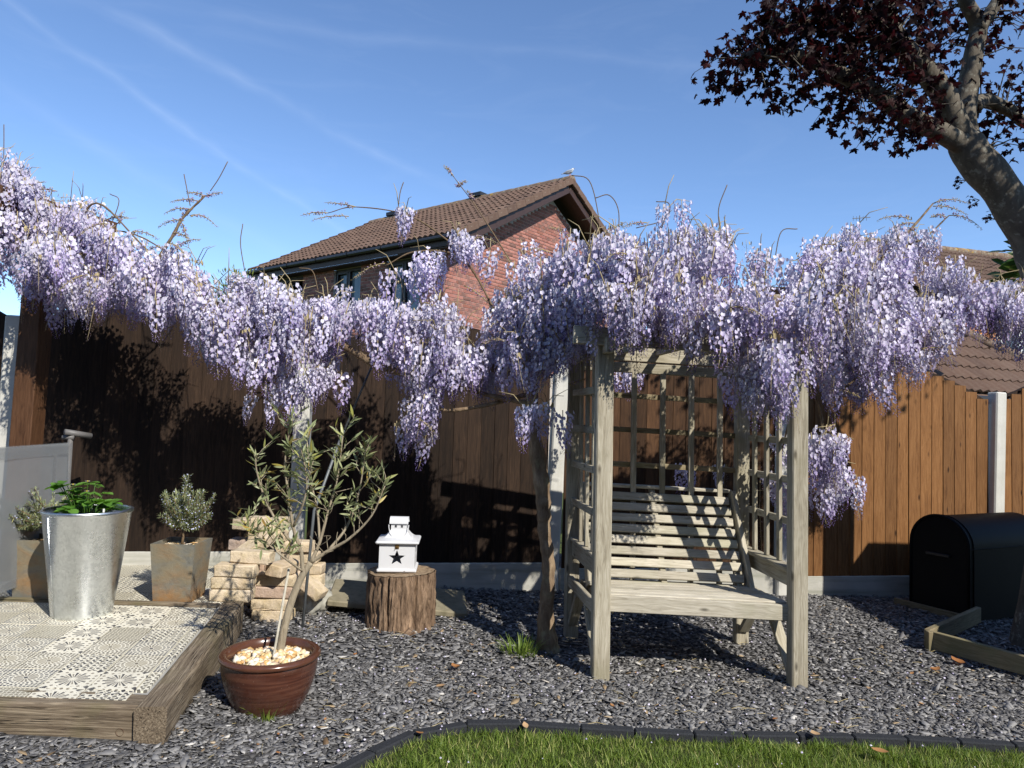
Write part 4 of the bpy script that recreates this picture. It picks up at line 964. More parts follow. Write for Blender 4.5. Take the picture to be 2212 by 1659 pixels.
# ================================================================== BRICK PILE
def rough_brick(seed, L=.262, W=.122, H=.0765):
    vs, fs = cbox_data(L / 2, W / 2, H / 2, .007); me = bpy.data.meshes.new('brick_body'); me.from_pydata(vs, [], fs); fixn(me)
    bm = bmesh.new(); bm.from_mesh(me); bmesh.ops.triangulate(bm, faces=bm.faces); long_ = [e for e in bm.edges if e.calc_length() > .04]
    bmesh.ops.subdivide_edges(bm, edges=long_, cuts=2, use_grid_fill=True); bmesh.ops.triangulate(bm, faces=bm.faces)
    for v in bm.verts:
        p = v.co; n = mnoise.noise_vector(Vector((p.x * 14 + seed * 7.7, p.y * 14, p.z * 14))) * .0055 + mnoise.noise_vector(Vector((p.x * 45 + seed, p.y * 45, p.z * 45))) * .0030
        e = mnoise.noise(Vector((p.x * 22 + seed * 3, p.y * 22, p.z * 22)))
        v.co = p + n - (p.normalized() * .009 if e > .38 and abs(p.z) > H * .36 else Vector((0, 0, 0)))
    bm.normal_update(); bm.to_mesh(me); bm.free(); me.polygons.foreach_set('use_smooth', [True] * len(me.polygons)); me.set_sharp_from_angle(angle=R(38)); me.materials.append(M_brick); return me
RB = [rough_brick(k) for k in range(7)]
def brick(x, y, z, label, rz=0, rx=0, ry=0, k=None):
    o = bpy.data.objects.new('brick', RB[rng.randrange(7) if k is None else k])
    link(o, None, Matrix.Translation((x, y, z)) @ Matrix.Rotation(R(rz), 4, 'Z') @ Matrix.Rotation(R(ry), 4, 'Y') @ Matrix.Rotation(R(rx), 4, 'X'))
    return tag(o, label, 'brick', 'loose bricks stacked by the patio')
brick(-1.777, 4.685, .262, 'yellow brick at the bottom of the left stack standing on the patio edge', 2)
brick(-1.772, 4.693, .340, 'orange faced brick in the middle of the left stack on the patio edge', 4, k=3)
brick(-1.752, 4.685, .418, 'yellow brick on top of the three brick stack on the patio edge', -1)
brick(-1.575, 4.915, .072, 'lowest brick of the right stack standing on the slate behind the olive trunk', 1)
brick(-1.590, 4.925, .151, 'second brick from the slate in the right stack', -2)
brick(-1.575, 4.920, .231, 'third brick from the slate in the right stack', 2)
brick(-1.562, 4.925, .311, 'top brick of the right stack below the end on brick', 0)
brick(-1.675, 4.74, .497, 'pale yellow brick bridging the left and right stacks', -1, 0, 1.5, 1)
brick(-1.515, 4.90, .395, 'brick laid end on with its narrow end pointing to the camera', 76, 8, 0, 5)
brick(-1.74, 5.02, .53, 'tilted brick propped like a roof on the pile', 18, 28, -38, 6)
for i, z in enumerate((.085, .163, .241, .319)): brick(-1.87, 5.20, z + .012, ['lowest', 'second', 'third', 'fourth'][i] + ' course brick at the foot of the back stack', 2)
brick(-1.845, 5.21, .412, 'greyish brick at the left of the back stack, below the pink one', 3); brick(-1.872, 5.21, .490, 'pinkish brick at the left edge of the back stack', -3, k=2)
brick(-1.72, 5.17, .565, 'brick below the two topmost bricks of the back stack', 2); brick(-1.86, 5.20, .644, 'topmost left brick of the back stack', 70, 0, 2)
brick(-1.69, 5.20, .640, 'topmost brick laid end on in the back stack', 82, 0, 0, 4)
for i, z in enumerate((.085, .163, .241, .319)): brick(-1.46, 5.24, z + .005, ['lowest', 'second', 'third', 'fourth'][i] + ' course brick at the foot of the right back stack', -2)
brick(-1.50, 5.24, .405, 'dark brick behind the end on brick in the right back stack', 1); brick(-1.54, 5.22, .485, 'brown brick behind the tilted brick', -2, k=2)

brick(-1.37, 5.0, .265, 'sloping brick leaning at the right of the pile on the plastic sack', -12, 0, 33, 0)
# crumpled plastic sack under the sloping brick
bm = bmesh.new(); bmesh.ops.create_icosphere(bm, subdivisions=4, radius=1)
for v in bm.verts:
    p = v.co.copy(); n = mnoise.noise(p * 2.1) * .22 + mnoise.noise(p * 6) * .09 + abs(mnoise.noise(p * 11)) * .06
    p = p * (1 + n); v.co = Vector((max(-1.15, min(1.15, p.x)) * .125 - 1.375, p.y * .12 + 5.16, max(-.9, min(.75, p.z)) * .12 + .115))
me = bpy.data.meshes.new('plastic_sack'); bm.to_mesh(me); bm.free(); me.polygons.foreach_set('use_smooth', [True] * len(me.polygons)); tag(obj('plastic_sack', me, M_poly), 'crumpled clear plastic sack on the slate under the sloping brick', 'sack')

# paving slab lying behind the stump
Ms = Matrix.Translation((-.79, 5.36, .098)) @ Matrix.Rotation(R(7), 4, 'Z') @ Matrix.Rotation(R(7), 4, 'X') @ Matrix.Rotation(R(5.5), 4, 'Y')
tag(obj('paving_slab', cbox_mesh('paving_slab', .50, .225, .022, .008), M_slab, None, Ms), 'mossy concrete paving slab lying tilted behind the tree stump', 'paving slab')

# ================================================================== STUMP AND LANTERN
sc_ = Vector((-.728, 4.965, .010)); st = thing('tree_stump', 'cut tree stump with rough brown bark carrying the white lantern', 'tree stump', sc_)
b = MB(); NS, NZ = 180, 40; H = .395; prof = []
for i in range(NZ + 1):
    z = H * i / NZ
    for k in range(NS):
        th = 2 * math.pi * k / NS; c_, s_ = math.cos(th), math.sin(th)
        r_ = .229 * (1 + .05 * math.cos(2 * th + .6) + .03 * math.cos(3 * th)) + .012 * mnoise.noise((c_ * 5, s_ * 5, z * 4)) + .010 * mnoise.noise((c_ * 17, s_ * 17, z * 5 + 3)) - .016 * max(0., .28 - abs(mnoise.noise((c_ * 9 + 4, s_ * 9, z * 3.2)))) / .28 + .005 * mnoise.noise((c_ * 30, s_ * 30, z * 26)) + .012 * (1 - min(1, z / .10)) ** 2
        for a0, dp, wd_ in ((R(-103), .05, .055), (R(-52), .04, .045), (R(-165), .03, .06), (R(20), .04, .06)):
            d_ = abs((th - a0 + math.pi) % (2 * math.pi) - math.pi); r_ -= dp * max(0, 1 - d_ / wd_)
        tilt = .018 * c_
        b.v.append((sc_.x + r_ * c_, sc_.y + r_ * s_, sc_.z - .02 + z * (1 + tilt)))
b.f = [(i * NS + k, i * NS + (k + 1) % NS, (i + 1) * NS + (k + 1) % NS, (i + 1) * NS + k) for i in range(NZ) for k in range(NS)]
b.build('bark', M_stump, st, None, True)
t2 = MB(); t2.v = [(sc_.x, sc_.y, sc_.z + H - .018)] + [tuple(Vector(b.v[NZ * NS + k]) * 1 - Vector(((b.v[NZ * NS + k][0] - sc_.x) * .03, (b.v[NZ * NS + k][1] - sc_.y) * .03, -.002))) for k in range(NS)]
t2.f = [(0, 1 + k, 1 + (k + 1) % NS) for k in range(NS)]; t2.build('cut_top', M_stumptop, st)
pc = MB(); pc.add([(-.665, 4.70, .02), (-.58, 4.69, .02), (-.56, 4.72, .02), (-.60, 4.77, .04), (-.605, 4.84, .05), (-.645, 4.84, .05), (-.65, 4.77, .04), (-.62, 4.73, .06)], [(0, 1, 7), (1, 2, 7), (2, 3, 7), (3, 4, 7), (4, 5, 7), (5, 6, 7), (6, 0, 7)])
tag(pc.build('bark_piece', M_stump), 'loose piece of bark lying on the slate in front of the stump', 'bark')

lz = sc_.z + H - .012; LM = Matrix.Translation((-.752, 4.985, lz)) @ Matrix.Rotation(R(4), 4, 'Z') @ Matrix.Diagonal((1, 1, .90, 1))
lan = thing('lantern', 'white chipped metal lantern with star cut-outs standing on the tree stump', 'lantern', (-.752, 4.985, lz))
hw = .120
MB().add(*cbox_data(hw + .014, hw + .014, .013, .008), Matrix.Translation((0, 0, .013))).build('base', M_paint, lan, LM, True, 35)
def star_panel(w_, z0, z1, cz, ro, ri, th_=.003):
    """square sheet with a five pointed hole"""
    q = MB(); n = 10; st_ = [(math.sin(math.pi * i / 5) * (ro if i % 2 == 0 else ri), cz + math.cos(math.pi * i / 5) * (ro if i % 2 == 0 else ri)) for i in range(n)]
    out = []
    for x, z in st_:
        dx, dz = x, z - cz; s_ = min(w_ / abs(dx) if abs(dx) > 1e-6 else 9e9, ((z1 - cz) if dz > 0 else (cz - z0)) / abs(dz) if abs(dz) > 1e-6 else 9e9); out.append((dx * s_, cz + dz * s_))
    corners = {}
    vs = [(x, 0, z) for x, z in st_] + [(x, 0, z) for x, z in out] + [(x, th_, z) for x, z in st_] + [(-w_, 0, z0), (w_, 0, z0), (w_, 0, z1), (-w_, 0, z1)]
    fs = []
    for i in range(n):
        j = (i + 1) % n; fs.append((i, j, n + j, n + i)); fs.append((i, 2 * n + i, 2 * n + j, j))
        a, b_ = out[i], out[j]
        for ci, (cx, cz_) in enumerate(((-w_, z0), (w_, z0), (w_, z1), (-w_, z1))):
            on = lambda p, ax: abs(p[0] - cx) < 1e-5 if ax == 0 else abs(p[1] - cz_) < 1e-5
            if (on(a, 0) and on(b_, 1) and not on(a, 1)) or (on(a, 1) and on(b_, 0) and not on(a, 0)): fs.append((n + i, n + j, 3 * n + ci))
    return q.add(vs, fs)
for k in range(4):
    star_panel(hw, .026, .205, .108, .058, .024).build('side_panel', M_paint, lan, LM @ Matrix.Rotation(R(90 * k), 4, 'Z') @ Matrix.Translation((0, -hw, 0)))
for k in range(4):
    e = MB().box(-hw, hw, -hw - .002, -hw + .002, .200, .206); e.build('seam', M_paint, lan, LM @ Matrix.Rotation(R(90 * k), 4, 'Z'))
MB().box(-.075, .075, -.075, .075, .026, .03).build('floor_plate', M_inner, lan, LM)
MB().add(*cbox_data(hw + .026, hw + .026, .012, .009), Matrix.Translation((0, 0, .222))).build('eaves', M_paint, lan, LM, True, 35)
q = MB(); n = 9
for i in range(n):
    t_ = i / (n - 1); rr_ = lerp(hw + .018, .053, t_ ** .55) if t_ > 0 else hw + .018; rr2 = lerp(hw + .018, .044, t_ ** .55); z = .233 + .075 * t_ ** 1.25
    q.v += [(-rr_, -rr2, z), (rr_, -rr2, z), (rr_, rr2, z), (-rr_, rr2, z)]
q.f = [(4 * i + k, 4 * i + (k + 1) % 4, 4 * i + 4 + (k + 1) % 4, 4 * i + 4 + k) for i in range(n - 1) for k in range(4)]; q.build('roof', M_paint, lan, LM, True, 50)
q = MB(); q.box(-.053, .053, -.044, -.042, .304, .372); q.box(-.053, .053, .042, .044, .304, .372); q.box(-.053, -.051, -.042, .042, .304, .372); q.box(.051, .053, -.042, .042, .304, .372); q.build('chimney', M_paint, lan, LM)
for sx in (-.021, .021): MB().box(sx - .007, sx + .007, -.0455, -.0445, .322, .340).build('vent_hole', M_inner, lan, LM)
q = MB(); n = 14
for e, x in ((0, -.064), (1, .064)):
    for i in range(n + 1): th = math.pi * (1.08 * i / n - .04); q.v += [(x, 0.056 * math.cos(th), .356 + .044 * math.sin(th)), (x, 0.052 * math.cos(th), .356 + .040 * math.sin(th))]
m_ = 2 * (n + 1)
for i in range(n): a = 2 * i; q.f += [(a, a + 2, m_ + a + 2, m_ + a), (a + 1, m_ + a + 1, m_ + a + 3, a + 3), (a, a + 1, a + 3, a + 2), (m_ + a, m_ + a + 2, m_ + a + 3, m_ + a + 1)]
q.build('cap', M_paint, lan, LM, True, 40)
MB().tube([(-.064 * math.cos(a) * 1.06, -.058 - .025 * math.sin(a), .345 - .105 * math.sin(a)) for a in [math.pi * i / 16 for i in range(17)]], .0028, 6).build('handle', M_paint, lan, LM, True)
q = MB(); q.box(-.013, .013, -hw - .007, -hw - .002, .178, .214); q.lathe([(.0, -.006), (.007, -.003), (.008, .002)], 8, (0, -hw - .009, .190)); q.tube([(-.004, -hw - .009, .186), (-.014, -hw - .011, .170)], .002, 5); q.build('latch', M_brass, lan, LM)

# ================================================================== PLANTERS ON THE PATIO
mp = Vector((-2.505, 4.275, PZ)); mpl = thing('metal_planter', 'tall tapered galvanised metal planter holding strawberry plants on the patio', 'planter', mp)
q = MB(); q.lathe([(.150, .0), (.158, .004), (.160, .012), (.2335, .597), (.238, .600), (.2425, .606), (.2425, .618), (.237, .623), (.227, .622), (.223, .612), (.218, .57)], 72, mp); q.build('body', M_galv, mpl, None, True, 50)
sa = R(-118); MB().tube([mp + Vector((math.cos(sa) * r_, math.sin(sa) * r_, z)) for r_, z in ((.1605, .014), (.2335, .595))], .0035, 6).build('seam', M_galv, mpl, None, True)
q = MB(); q.lathe([(.221, .575), (.12, .582), (.0, .578)], 40, mp); q.build('soil', M_soil, mpl)
MB().box(mp.x + .155, mp.x + .165, mp.y - .12, mp.y - .117, mp.z + .56, mp.z + .64).build('plant_label', M_white, mpl)
def leaf_fan(outline, cup=.0, fold=.0):
    """flat leaf as a fan; outline list of (x, y), tip towards +y"""
    vs = [(0, .12, 0)] + [(x, y, fold * abs(x) - cup * (x * x + y * y)) for x, y in outline]; n = len(outline)
    return tri_template(vs, [(0, 1 + i, 1 + (i + 1) % n) for i in range(n)])
sb = leaf_fan([(.0, 0), (.26, .12), (.36, .26), (.34, .32), (.42, .44), (.36, .50), (.40, .62), (.30, .68), (.28, .80), (.16, .84), (.0, .98), (-.16, .84), (-.28, .80), (-.30, .68), (-.40, .62), (-.36, .50), (-.42, .44), (-.34, .32), (-.36, .26), (-.26, .12)], .12, .35)
it = []; stems = MB(); sp = thing('strawberry_plant', 'green leafy strawberry plants with white flowers growing in the metal planter', 'plant', mp + UZ * .58)
for k in range(38):
    a = nr.uniform(0, 6.28); r_ = .14 * math.sqrt(nr.rand()); h = nr.uniform(.07, .20) if k < 20 else nr.uniform(.015, .08); c0 = mp + Vector((r_ * .6 * math.cos(a), r_ * .6 * math.sin(a), .58)); lean_ = Vector((math.cos(a), math.sin(a), 0)) * (r_ * .5 + .015); tp = c0 + lean_ + UZ * h
    stems.tube([c0, c0.lerp(tp, .6) - lean_ * .15, tp], .0022, 4)
    for j in (-1, 0, 1):
        it.append((sb, m4(rotz(a - math.pi / 2 + j * 1.35) @ rotx(nr.uniform(-.35, .35)), tp, nr.uniform(.055, .085)), {'tone': nr.uniform(0, .95)}))
V, T, A = merge(it); tag(obj('foliage', np_mesh('foliage', V, T, A), M_straw, sp), kind='stuff'); stems.build('stems', M_straw, sp)
M_petw = simple('white petal', (.80, .80, .74), .6); M_yel = simple('yellow flower centre', (.62, .48, .06), .6)
for dx, dy, h in ((-.075, -.04, .185), (-.025, .02, .20), (.02, -.06, .15)):
    c0 = mp + Vector((dx, dy, .58 + h)); fl = MB()
    for j in range(5): th = j * 2 * math.pi / 5; fl.add([c0, c0 + Vector((.008 * math.cos(th - .6), .008 * math.sin(th - .6), .003)), c0 + Vector((.016 * math.cos(th), .016 * math.sin(th), .002)), c0 + Vector((.008 * math.cos(th + .6), .008 * math.sin(th + .6), .003))], [(0, 1, 2, 3)])
    fo = fl.build('flower', M_petw, sp); MB().lathe([(.006, 0), (.004, .004), (0, .005)], 8, c0).build('flower_centre', M_yel, fo); MB().tube([c0 - UZ * h, c0], .0016, 4).build('flower_stem', M_straw, sp)

def slate_planter(x, y, label, rz):
    o = thing('slate_planter', label, 'planter', (x, y, PZ), 'square slate planters'); MM = Matrix.Translation((x, y, PZ)) @ Matrix.Rotation(R(rz), 4, 'Z')
    b0, b1, H = .115, .140, .375; q = MB(); n = 8
    ws = []
    for sgn, ax in ((1, 0), (1, 1), (1, 2), (1, 3)):
        q = MB(); th_ = .016
        q.add([(-b0, -b0, 0), (b0, -b0, 0), (b1, -b1, H), (-b1, -b1, H), (-b0 + th_, -b0 + th_, 0), (b0 - th_, -b0 + th_, 0), (b1 - th_, -b1 + th_, H), (-b1 + th_, -b1 + th_, H)], [(0, 1, 2, 3), (5, 4, 7, 6), (3, 2, 6, 7), (0, 4, 5, 1)])
        q.build('side', M_splant, o, MM @ Matrix.Rotation(R(90 * ax), 4, 'Z'))
    MB().box(-b1 + .018, b1 - .018, -b1 + .018, b1 - .018, H - .05, H - .03).build('soil', M_soil, o, MM)
    it = [(CHIPS[nr.randint(16)], MMn(MM, (nr.uniform(-.11, .11), nr.uniform(-.11, .11), H - .026), nr.uniform(.006, .014)), {'tone': nr.rand()}) for _ in range(110)]
    V, T, A = merge(it); tag(obj('pebbles', np_mesh('pebbles', V, T, A), M_pebble, o), kind='stuff'); return o
def MMn(MM, p, s): return np.array(MM) @ m4(rotz(nr.uniform(0, 6.28)) @ rotx(nr.normal(0, .4)), p, s)
slate_planter(-2.995, 4.66, 'grey and rusty slate planter at the left behind the metal planter', 3)
slate_planter(-2.115, 4.675, 'brown slate planter standing alone on the patio in front of the fence', 1)
needle = tri_template([(-.075, 0, 0), (.075, 0, 0), (.08, .6, .03), (0, 1, 0), (-.08, .6, .03)], [(0, 1, 2, 3, 4)])
def rosemary(base, tips, label, nflow, nneed, mid=None):
    o = thing('rosemary_bush', label, 'plant', base); base = Vector(base); st_ = MB(); it = []; fl = []
    fork = base + UZ * (mid or .10); st_.tube([base, base.lerp(fork, .5) + Vector((.004, 0, 0)), fork], [.010, .008, .007], 7)
    for (dx, dy, dz) in tips:
        tip = base + Vector((dx, dy, dz)); c1 = fork.lerp(tip, .45) + Vector((nr.normal(0, .012), nr.normal(0, .012), -.015 * abs(dx) / .1)); pts = bez([fork, c1, tip], 6); st_.tube(pts, [lerp(.0055, .0016, i / (len(pts) - 1)) for i in range(len(pts))], 5)
        n = int(nneed * (tip - fork).length)
        for _ in range(n):
            t_ = nr.uniform(.12, 1.0) ** .8; j = min(len(pts) - 2, int(t_ * (len(pts) - 1))); p = pts[j].lerp(pts[j + 1], t_ * (len(pts) - 1) - j); d_ = (pts[j + 1] - pts[j]).normalized()
            v = Vector((nr.normal(), nr.normal(), nr.normal())).normalized() * .8 + d_ * .75; v.normalize(); q = v.to_track_quat('Y', 'Z').to_matrix()
            side = v * nr.uniform(0, .012); it.append((needle, m4(np.array(q), p + side, (.022, nr.uniform(.017, .032), .026)), {'tone': nr.rand()}))
            if nr.rand() < nflow: fl.append((FLT, m4(np.array(q), p + v * .016, nr.uniform(.004, .008)), {'tone': 0}))
        for _ in range(int(n * .5)):   # side shoots
            pass
    st_.build('stem', M_twig, o, None, True); V, T, A = merge(it); tag(obj('foliage', np_mesh('foliage', V, T, A), M_rose, o), kind='stuff')
    if fl: V, T, A = merge(fl); tag(obj('flowers', np_mesh('flowers', V, T, A), M_roseflower, o), kind='stuff')
FLT = tri_template([(0, 0, 0), (-.8, .6, .3), (0, 1.2, 0), (.8, .6, .3), (0, .6, .9)], [(0, 1, 4), (1, 2, 4), (2, 3, 4), (3, 0, 4)])
tp = []
for _ in range(60):
    a = nr.uniform(0, 6.28); r_ = .155 * math.sqrt(nr.rand()); tp.append((r_ * math.cos(a) * 1.1, r_ * .8 * math.sin(a), nr.uniform(.20, .40) - r_ * .25))
tp += [(-.13, 0, .17), (.16, .02, .20), (.15, -.05, .27), (-.14, .03, .33), (.19, .02, .33), (.02, 0, .46), (-.02, .03, .44)]
rosemary((-2.115, 4.675, PZ + .345), tp, 'bushy rosemary with pale blue flowers in the brown slate planter', .10, 620, .11)
tp = []
for _ in range(84):
    a = nr.uniform(0, 6.28); r_ = .33 * math.sqrt(nr.rand()); tp.append((r_ * math.cos(a) * 1.25 - .05, r_ * .7 * math.sin(a) - .03, nr.uniform(.16, .33) - r_ * .15))
tp += [(-.38, -.03, .18), (-.40, -.05, .15), (-.35, 0, .24), (-.26, -.05, .15), (-.31, 0, .19), (-.22, -.02, .10), (-.28, -.04, .22), (.24, .05, .30), (-.12, 0, .34), (.10, .02, .36)]
rosemary((-2.965, 4.66, PZ + .345), tp, 'loose yellowish rosemary leaning left in the rusty slate planter', .035, 480, .14)

# ================================================================== GLAZED POT AND OLIVE TREE
pc_ = Vector((-1.128, 3.50, .018)); pot = thing('glazed_pot', 'brown glazed terracotta pot with a thick rim standing on the slate', 'pot', pc_)
q = MB(); q.lathe([(.0, .0), (.140, .0), (.151, .006), (.172, .045), (.194, .095), (.210, .145), (.220, .19), (.2235, .225), (.2215, .243), (.220, .250)], 72, pc_); q.build('body', M_pot, pot, None, True, 60)
q = MB(); q.lathe([(.218, .248), (.229, .251), (.235, .258), (.2365, .266), (.233, .274), (.224, .279), (.206, .279), (.199, .275), (.195, .245), (.19, .22)], 72, pc_); q.build('rim', M_rim, pot, None, True, 70)
for m_, o_ in ((M_rim, 0),): pass
q = MB(); q.lathe([(.197, .236), (.1, .242), (.0, .24)], 40, pc_); q.build('soil', M_soil, pot)
def pebble_t(k):
    bm = bmesh.new(); bmesh.ops.create_icosphere(bm, subdivisions=1, radius=1)
    for v in bm.verts: v.co *= 1 + .32 * mnoise.noise(v.co * 1.4 + Vector((k * 5, 0, 0)))
    vs = [tuple(v.co) for v in bm.verts]; fs = [tuple(v.index for v in f.verts) for f in bm.faces]; bm.free(); return tri_template(vs, fs)
PB = [pebble_t(k) for k in range(8)]; it = []
for _ in range(330):
    a = nr.uniform(0, 6.28); r_ = .185 * math.sqrt(nr.rand()); s_ = nr.uniform(.010, .021); it.append((PB[nr.randint(8)], m4(rotz(nr.uniform(0, 6.28)) @ rotx(nr.uniform(0, 3)), pc_ + Vector((r_ * math.cos(a), r_ * math.sin(a), 0.249 + nr.uniform(-.004, .012) - .02 * (r_ / .185) ** 2 + .0)), (s_ * nr.uniform(.8, 1.5), s_, s_ * nr.uniform(.55, .9))), {'tone': nr.rand()}))
V, T, A = merge(it); tag(obj('pebbles', np_mesh('pebbles', V, T, A), M_pebble, pot), kind='stuff')
q = MB(); q.tube([pc_ + Vector((.02, -.03, .22)), pc_ + Vector((.04, .10, .655))], .006, 7); tag(q.build('plant_stake', M_cane), 'pale wooden stake pushed into the pot beside the olive trunk', 'stake')

olive = thing('olive_tree', 'small olive tree with a leaning pale trunk and narrow leaves growing from the pot', 'tree', pc_ + UZ * .22)
def O(u, z, y=3.60): return Vector((u, y, z))
trunk = MB(); tpts = bez([O(-1.105, .22, 3.56), O(-1.095, .36, 3.58), O(-1.065, .52, 3.60), O(-1.02, .64, 3.61), O(-.985, .70, 3.62)], 6); trunk.tube(tpts, [lerp(.021, .016, i / (len(tpts) - 1)) for i in range(len(tpts))], 12)
trunk.build('trunk', M_olivebark, olive, None, True)
main = [([O(-1.02, .64, 3.61), O(-1.03, .75, 3.60), O(-1.07, .88, 3.58), O(-1.10, 1.05, 3.57), O(-1.12, 1.20, 3.56), O(-1.10, 1.37, 3.55)], .012),
        ([O(-.985, .70, 3.62), O(-.95, .80, 3.64), O(-.92, .95, 3.66), O(-.88, 1.12, 3.66), O(-.86, 1.34, 3.66)], .010),
        ([O(-.985, .70, 3.62), O(-.90, .76, 3.62), O(-.79, .83, 3.60), O(-.68, .95, 3.58), O(-.62, 1.10, 3.58)], .011),
        ([O(-.90, .76, 3.62), O(-.82, .88, 3.66), O(-.77, 1.05, 3.68), O(-.745, 1.28, 3.68)], .008),
        ([O(-1.03, .75, 3.60), O(-1.11, .86, 3.55), O(-1.19, 1.0, 3.53), O(-1.24, 1.14, 3.52), O(-1.25, 1.24, 3.50)], .008),
        ([O(-1.02, .66, 3.60), O(-1.09, .74, 3.52), O(-1.17, .82, 3.48), O(-1.265, .90, 3.45)], .006),
        ([O(-1.07, .88, 3.58), O(-1.01, 1.0, 3.52), O(-.99, 1.12, 3.50), O(-1.02, 1.28, 3.48)], .007),
        ([O(-.95, .80, 3.64), O(-.98, .95, 3.68), O(-1.03, 1.12, 3.70), O(-1.06, 1.30, 3.72)], .007)]
br = MB(); twigs = MB(); lspots = []
for pts, r0_ in main:
    P = bez(pts, 5); br.tube(P, [lerp(r0_, .0028, i / (len(P) - 1)) for i in range(len(P))], 7)
    n = len(P)
    for i in range(4, n):
        for _ in range(2):
            if nr.rand() < .50: continue
            d_ = Vector((nr.normal(0, .7), nr.normal(0, .6), abs(nr.normal(.8, .5)))).normalized(); ln = nr.uniform(.05, .125); a = P[i]; b2 = a + d_ * ln + UZ * .01; c_ = a.lerp(b2, .5) + Vector((nr.normal(0, .01), nr.normal(0, .01), 0))
            twigs.tube([a, c_, b2], [.0024, .0018, .0011], 5)
            bare = (P[i].z < .92 and P[i].x > -1.05 and nr.rand() < .6) or nr.rand() < .08
            if not bare:
                for t_ in np.linspace(.3, 1, max(3, int(ln / .02))): lspots.append((a.lerp(b2, t_), d_))
    for t_ in (.86, .92, .97, 1.0): j = min(n - 1, int(t_ * (n - 1))); lspots += [(P[j], (P[-1] - P[-3]).normalized())] * 2
br.build('branches', M_olivebark, olive, None, True); tag(twigs.build('twigs', M_olivebark, olive, None, True), kind='stuff')
def olive_leaf(seed):
    q = random.Random(seed); c = q.uniform(-.12, .12); n = 5; vs = []
    for i in range(n + 1):
        t_ = i / n; w_ = .088 * math.sin(math.pi * t_ ** .85) + .004; vs += [(-w_, t_, c * t_ * t_ + .25 * w_), (0, t_, c * t_ * t_), (w_, t_, c * t_ * t_ + .25 * w_)]
    fs = [f for i in range(n) for f in ((3 * i, 3 * i + 1, 3 * i + 4, 3 * i + 3), (3 * i + 1, 3 * i + 2, 3 * i + 5, 3 * i + 4))]; return vs, fs
OLM = []
for k in range(6):
    me = bpy.data.meshes.new('leaf'); me.from_pydata(*[olive_leaf(k)[0], [], olive_leaf(k)[1]]); me.materials.append(M_olive); me.polygons.foreach_set('use_smooth', [True] * len(me.polygons)); OLM.append(me)
OLT = [tri_template(*olive_leaf(k)) for k in range(6)]
rest = []; cnt = 0; order = list(range(len(lspots))); rng.shuffle(order)
for i in order:
    p, d_ = lspots[i]
    for sgn in (-1, 1):
        if nr.rand() < .12: continue
        v = (d_ * nr.uniform(.5, 1.1) + Vector((nr.normal(0, .65), nr.normal(0, .65), nr.normal(.1, .4)))).normalized(); q = np.array(v.to_track_quat('Y', 'Z').to_matrix()) @ roty(nr.normal(0, .9)); s_ = nr.uniform(.044, .076); Mq = m4(q, p, s_)
        if cnt < 290: link(bpy.data.objects.new('leaf', OLM[nr.randint(6)]), olive, Matrix(Mq.tolist())); cnt += 1
        else: rest.append((OLT[nr.randint(6)], Mq, {'tone': nr.rand()}))
V, T, A = merge(rest); tag(obj('foliage', np_mesh('foliage', V, T, A), M_olive, olive), kind='stuff')
# thin grey pole leaning on the fence behind the olive
q = MB(); q.tube([(-1.33, 4.75, .02), (-1.30, 4.80, .80), (-1.155, 4.93, 1.34)], .010, 8); q.tube([(-1.165, 4.925, 1.30), (-1.03, 5.02, 1.71), (-.93, 5.08, 2.0)], .008, 8); tag(q.build('metal_pole', M_pole, None, None, True), 'thin grey metal pole leaning diagonally behind the olive tree', 'pole')

# ================================================================== LEFT: MESH SCREEN, PERGOLA
scr = thing('mesh_screen', 'grey mesh side screen with pull bar at the left edge of the patio', 'screen', (-3.1, 4.6, PZ))
NXs, NZs = 14, 8; A0, A1 = Vector((-2.95, 3.0, 0)), Vector((-3.135, 5.08, 0)); vs = []; uvs = []
for j in range(NZs + 1):
    for i in range(NXs + 1):
        t_ = i / NXs; p = A0.lerp(A1, t_); z = lerp(.30, 1.185, j / NZs); vs.append((p.x + .008 * math.sin(t_ * 9 + j), p.y, z))
q = MB(); q.add(vs, [(j * (NXs + 1) + i, j * (NXs + 1) + i + 1, (j + 1) * (NXs + 1) + i + 1, (j + 1) * (NXs + 1) + i) for j in range(NZs) for i in range(NXs)]); me = q.mesh('fabric', True); uv = me.uv_layers.new(name='UVMap')
for l in me.loops: v = me.vertices[l.vertex_index].co; uv.data[l.index].uv = (v.y, v.z)
obj('fabric', me, M_mesh, scr)
for z0, z1, y0, y1 in ((1.11, 1.19, 3.0, 5.085), (.30, .36, 3.0, 5.085), (.36, 1.11, 4.86, 4.90), (.36, 1.11, 5.04, 5.085)):
    xa = lerp(A0.x, A1.x, (y0 - 3) / 2.08); xb = lerp(A0.x, A1.x, (y1 - 3) / 2.08); q = MB(); q.add([(xa + .012, y0, z0), (xb + .012, y1, z0), (xb + .012, y1, z1), (xa + .012, y0, z1), (xa - .012, y0, z0), (xb - .012, y1, z0), (xb - .012, y1, z1), (xa - .012, y0, z1)], [(0, 1, 2, 3), (7, 6, 5, 4)]); q.build('hem', M_hem, scr)
MB().tube([(-3.14, 5.09, .22), (-3.14, 5.09, 1.22)], .017, 10).build('upright', M_grey, scr, None, True); MB().tube([(-3.19, 5.08, 1.225), (-3.115, 5.09, 1.225)], .017, 10).build('bracket', M_grey, scr, None, True)
MB().tube([(-3.155, 5.045, 1.265), (-3.06, 5.20, 1.235)], .021, 12).build('pull_bar', M_grey, scr, None, True)
per = thing('pergola', 'brown stained timber pergola post and beam at the left under the wisteria', 'pergola', (-3.45, 5.05, 0))
beam('post', (-3.48, 5.10, 0), (-3.43, 5.10, 2.90), .15, .15, M_perg, per, (0, 1, 0), .006)
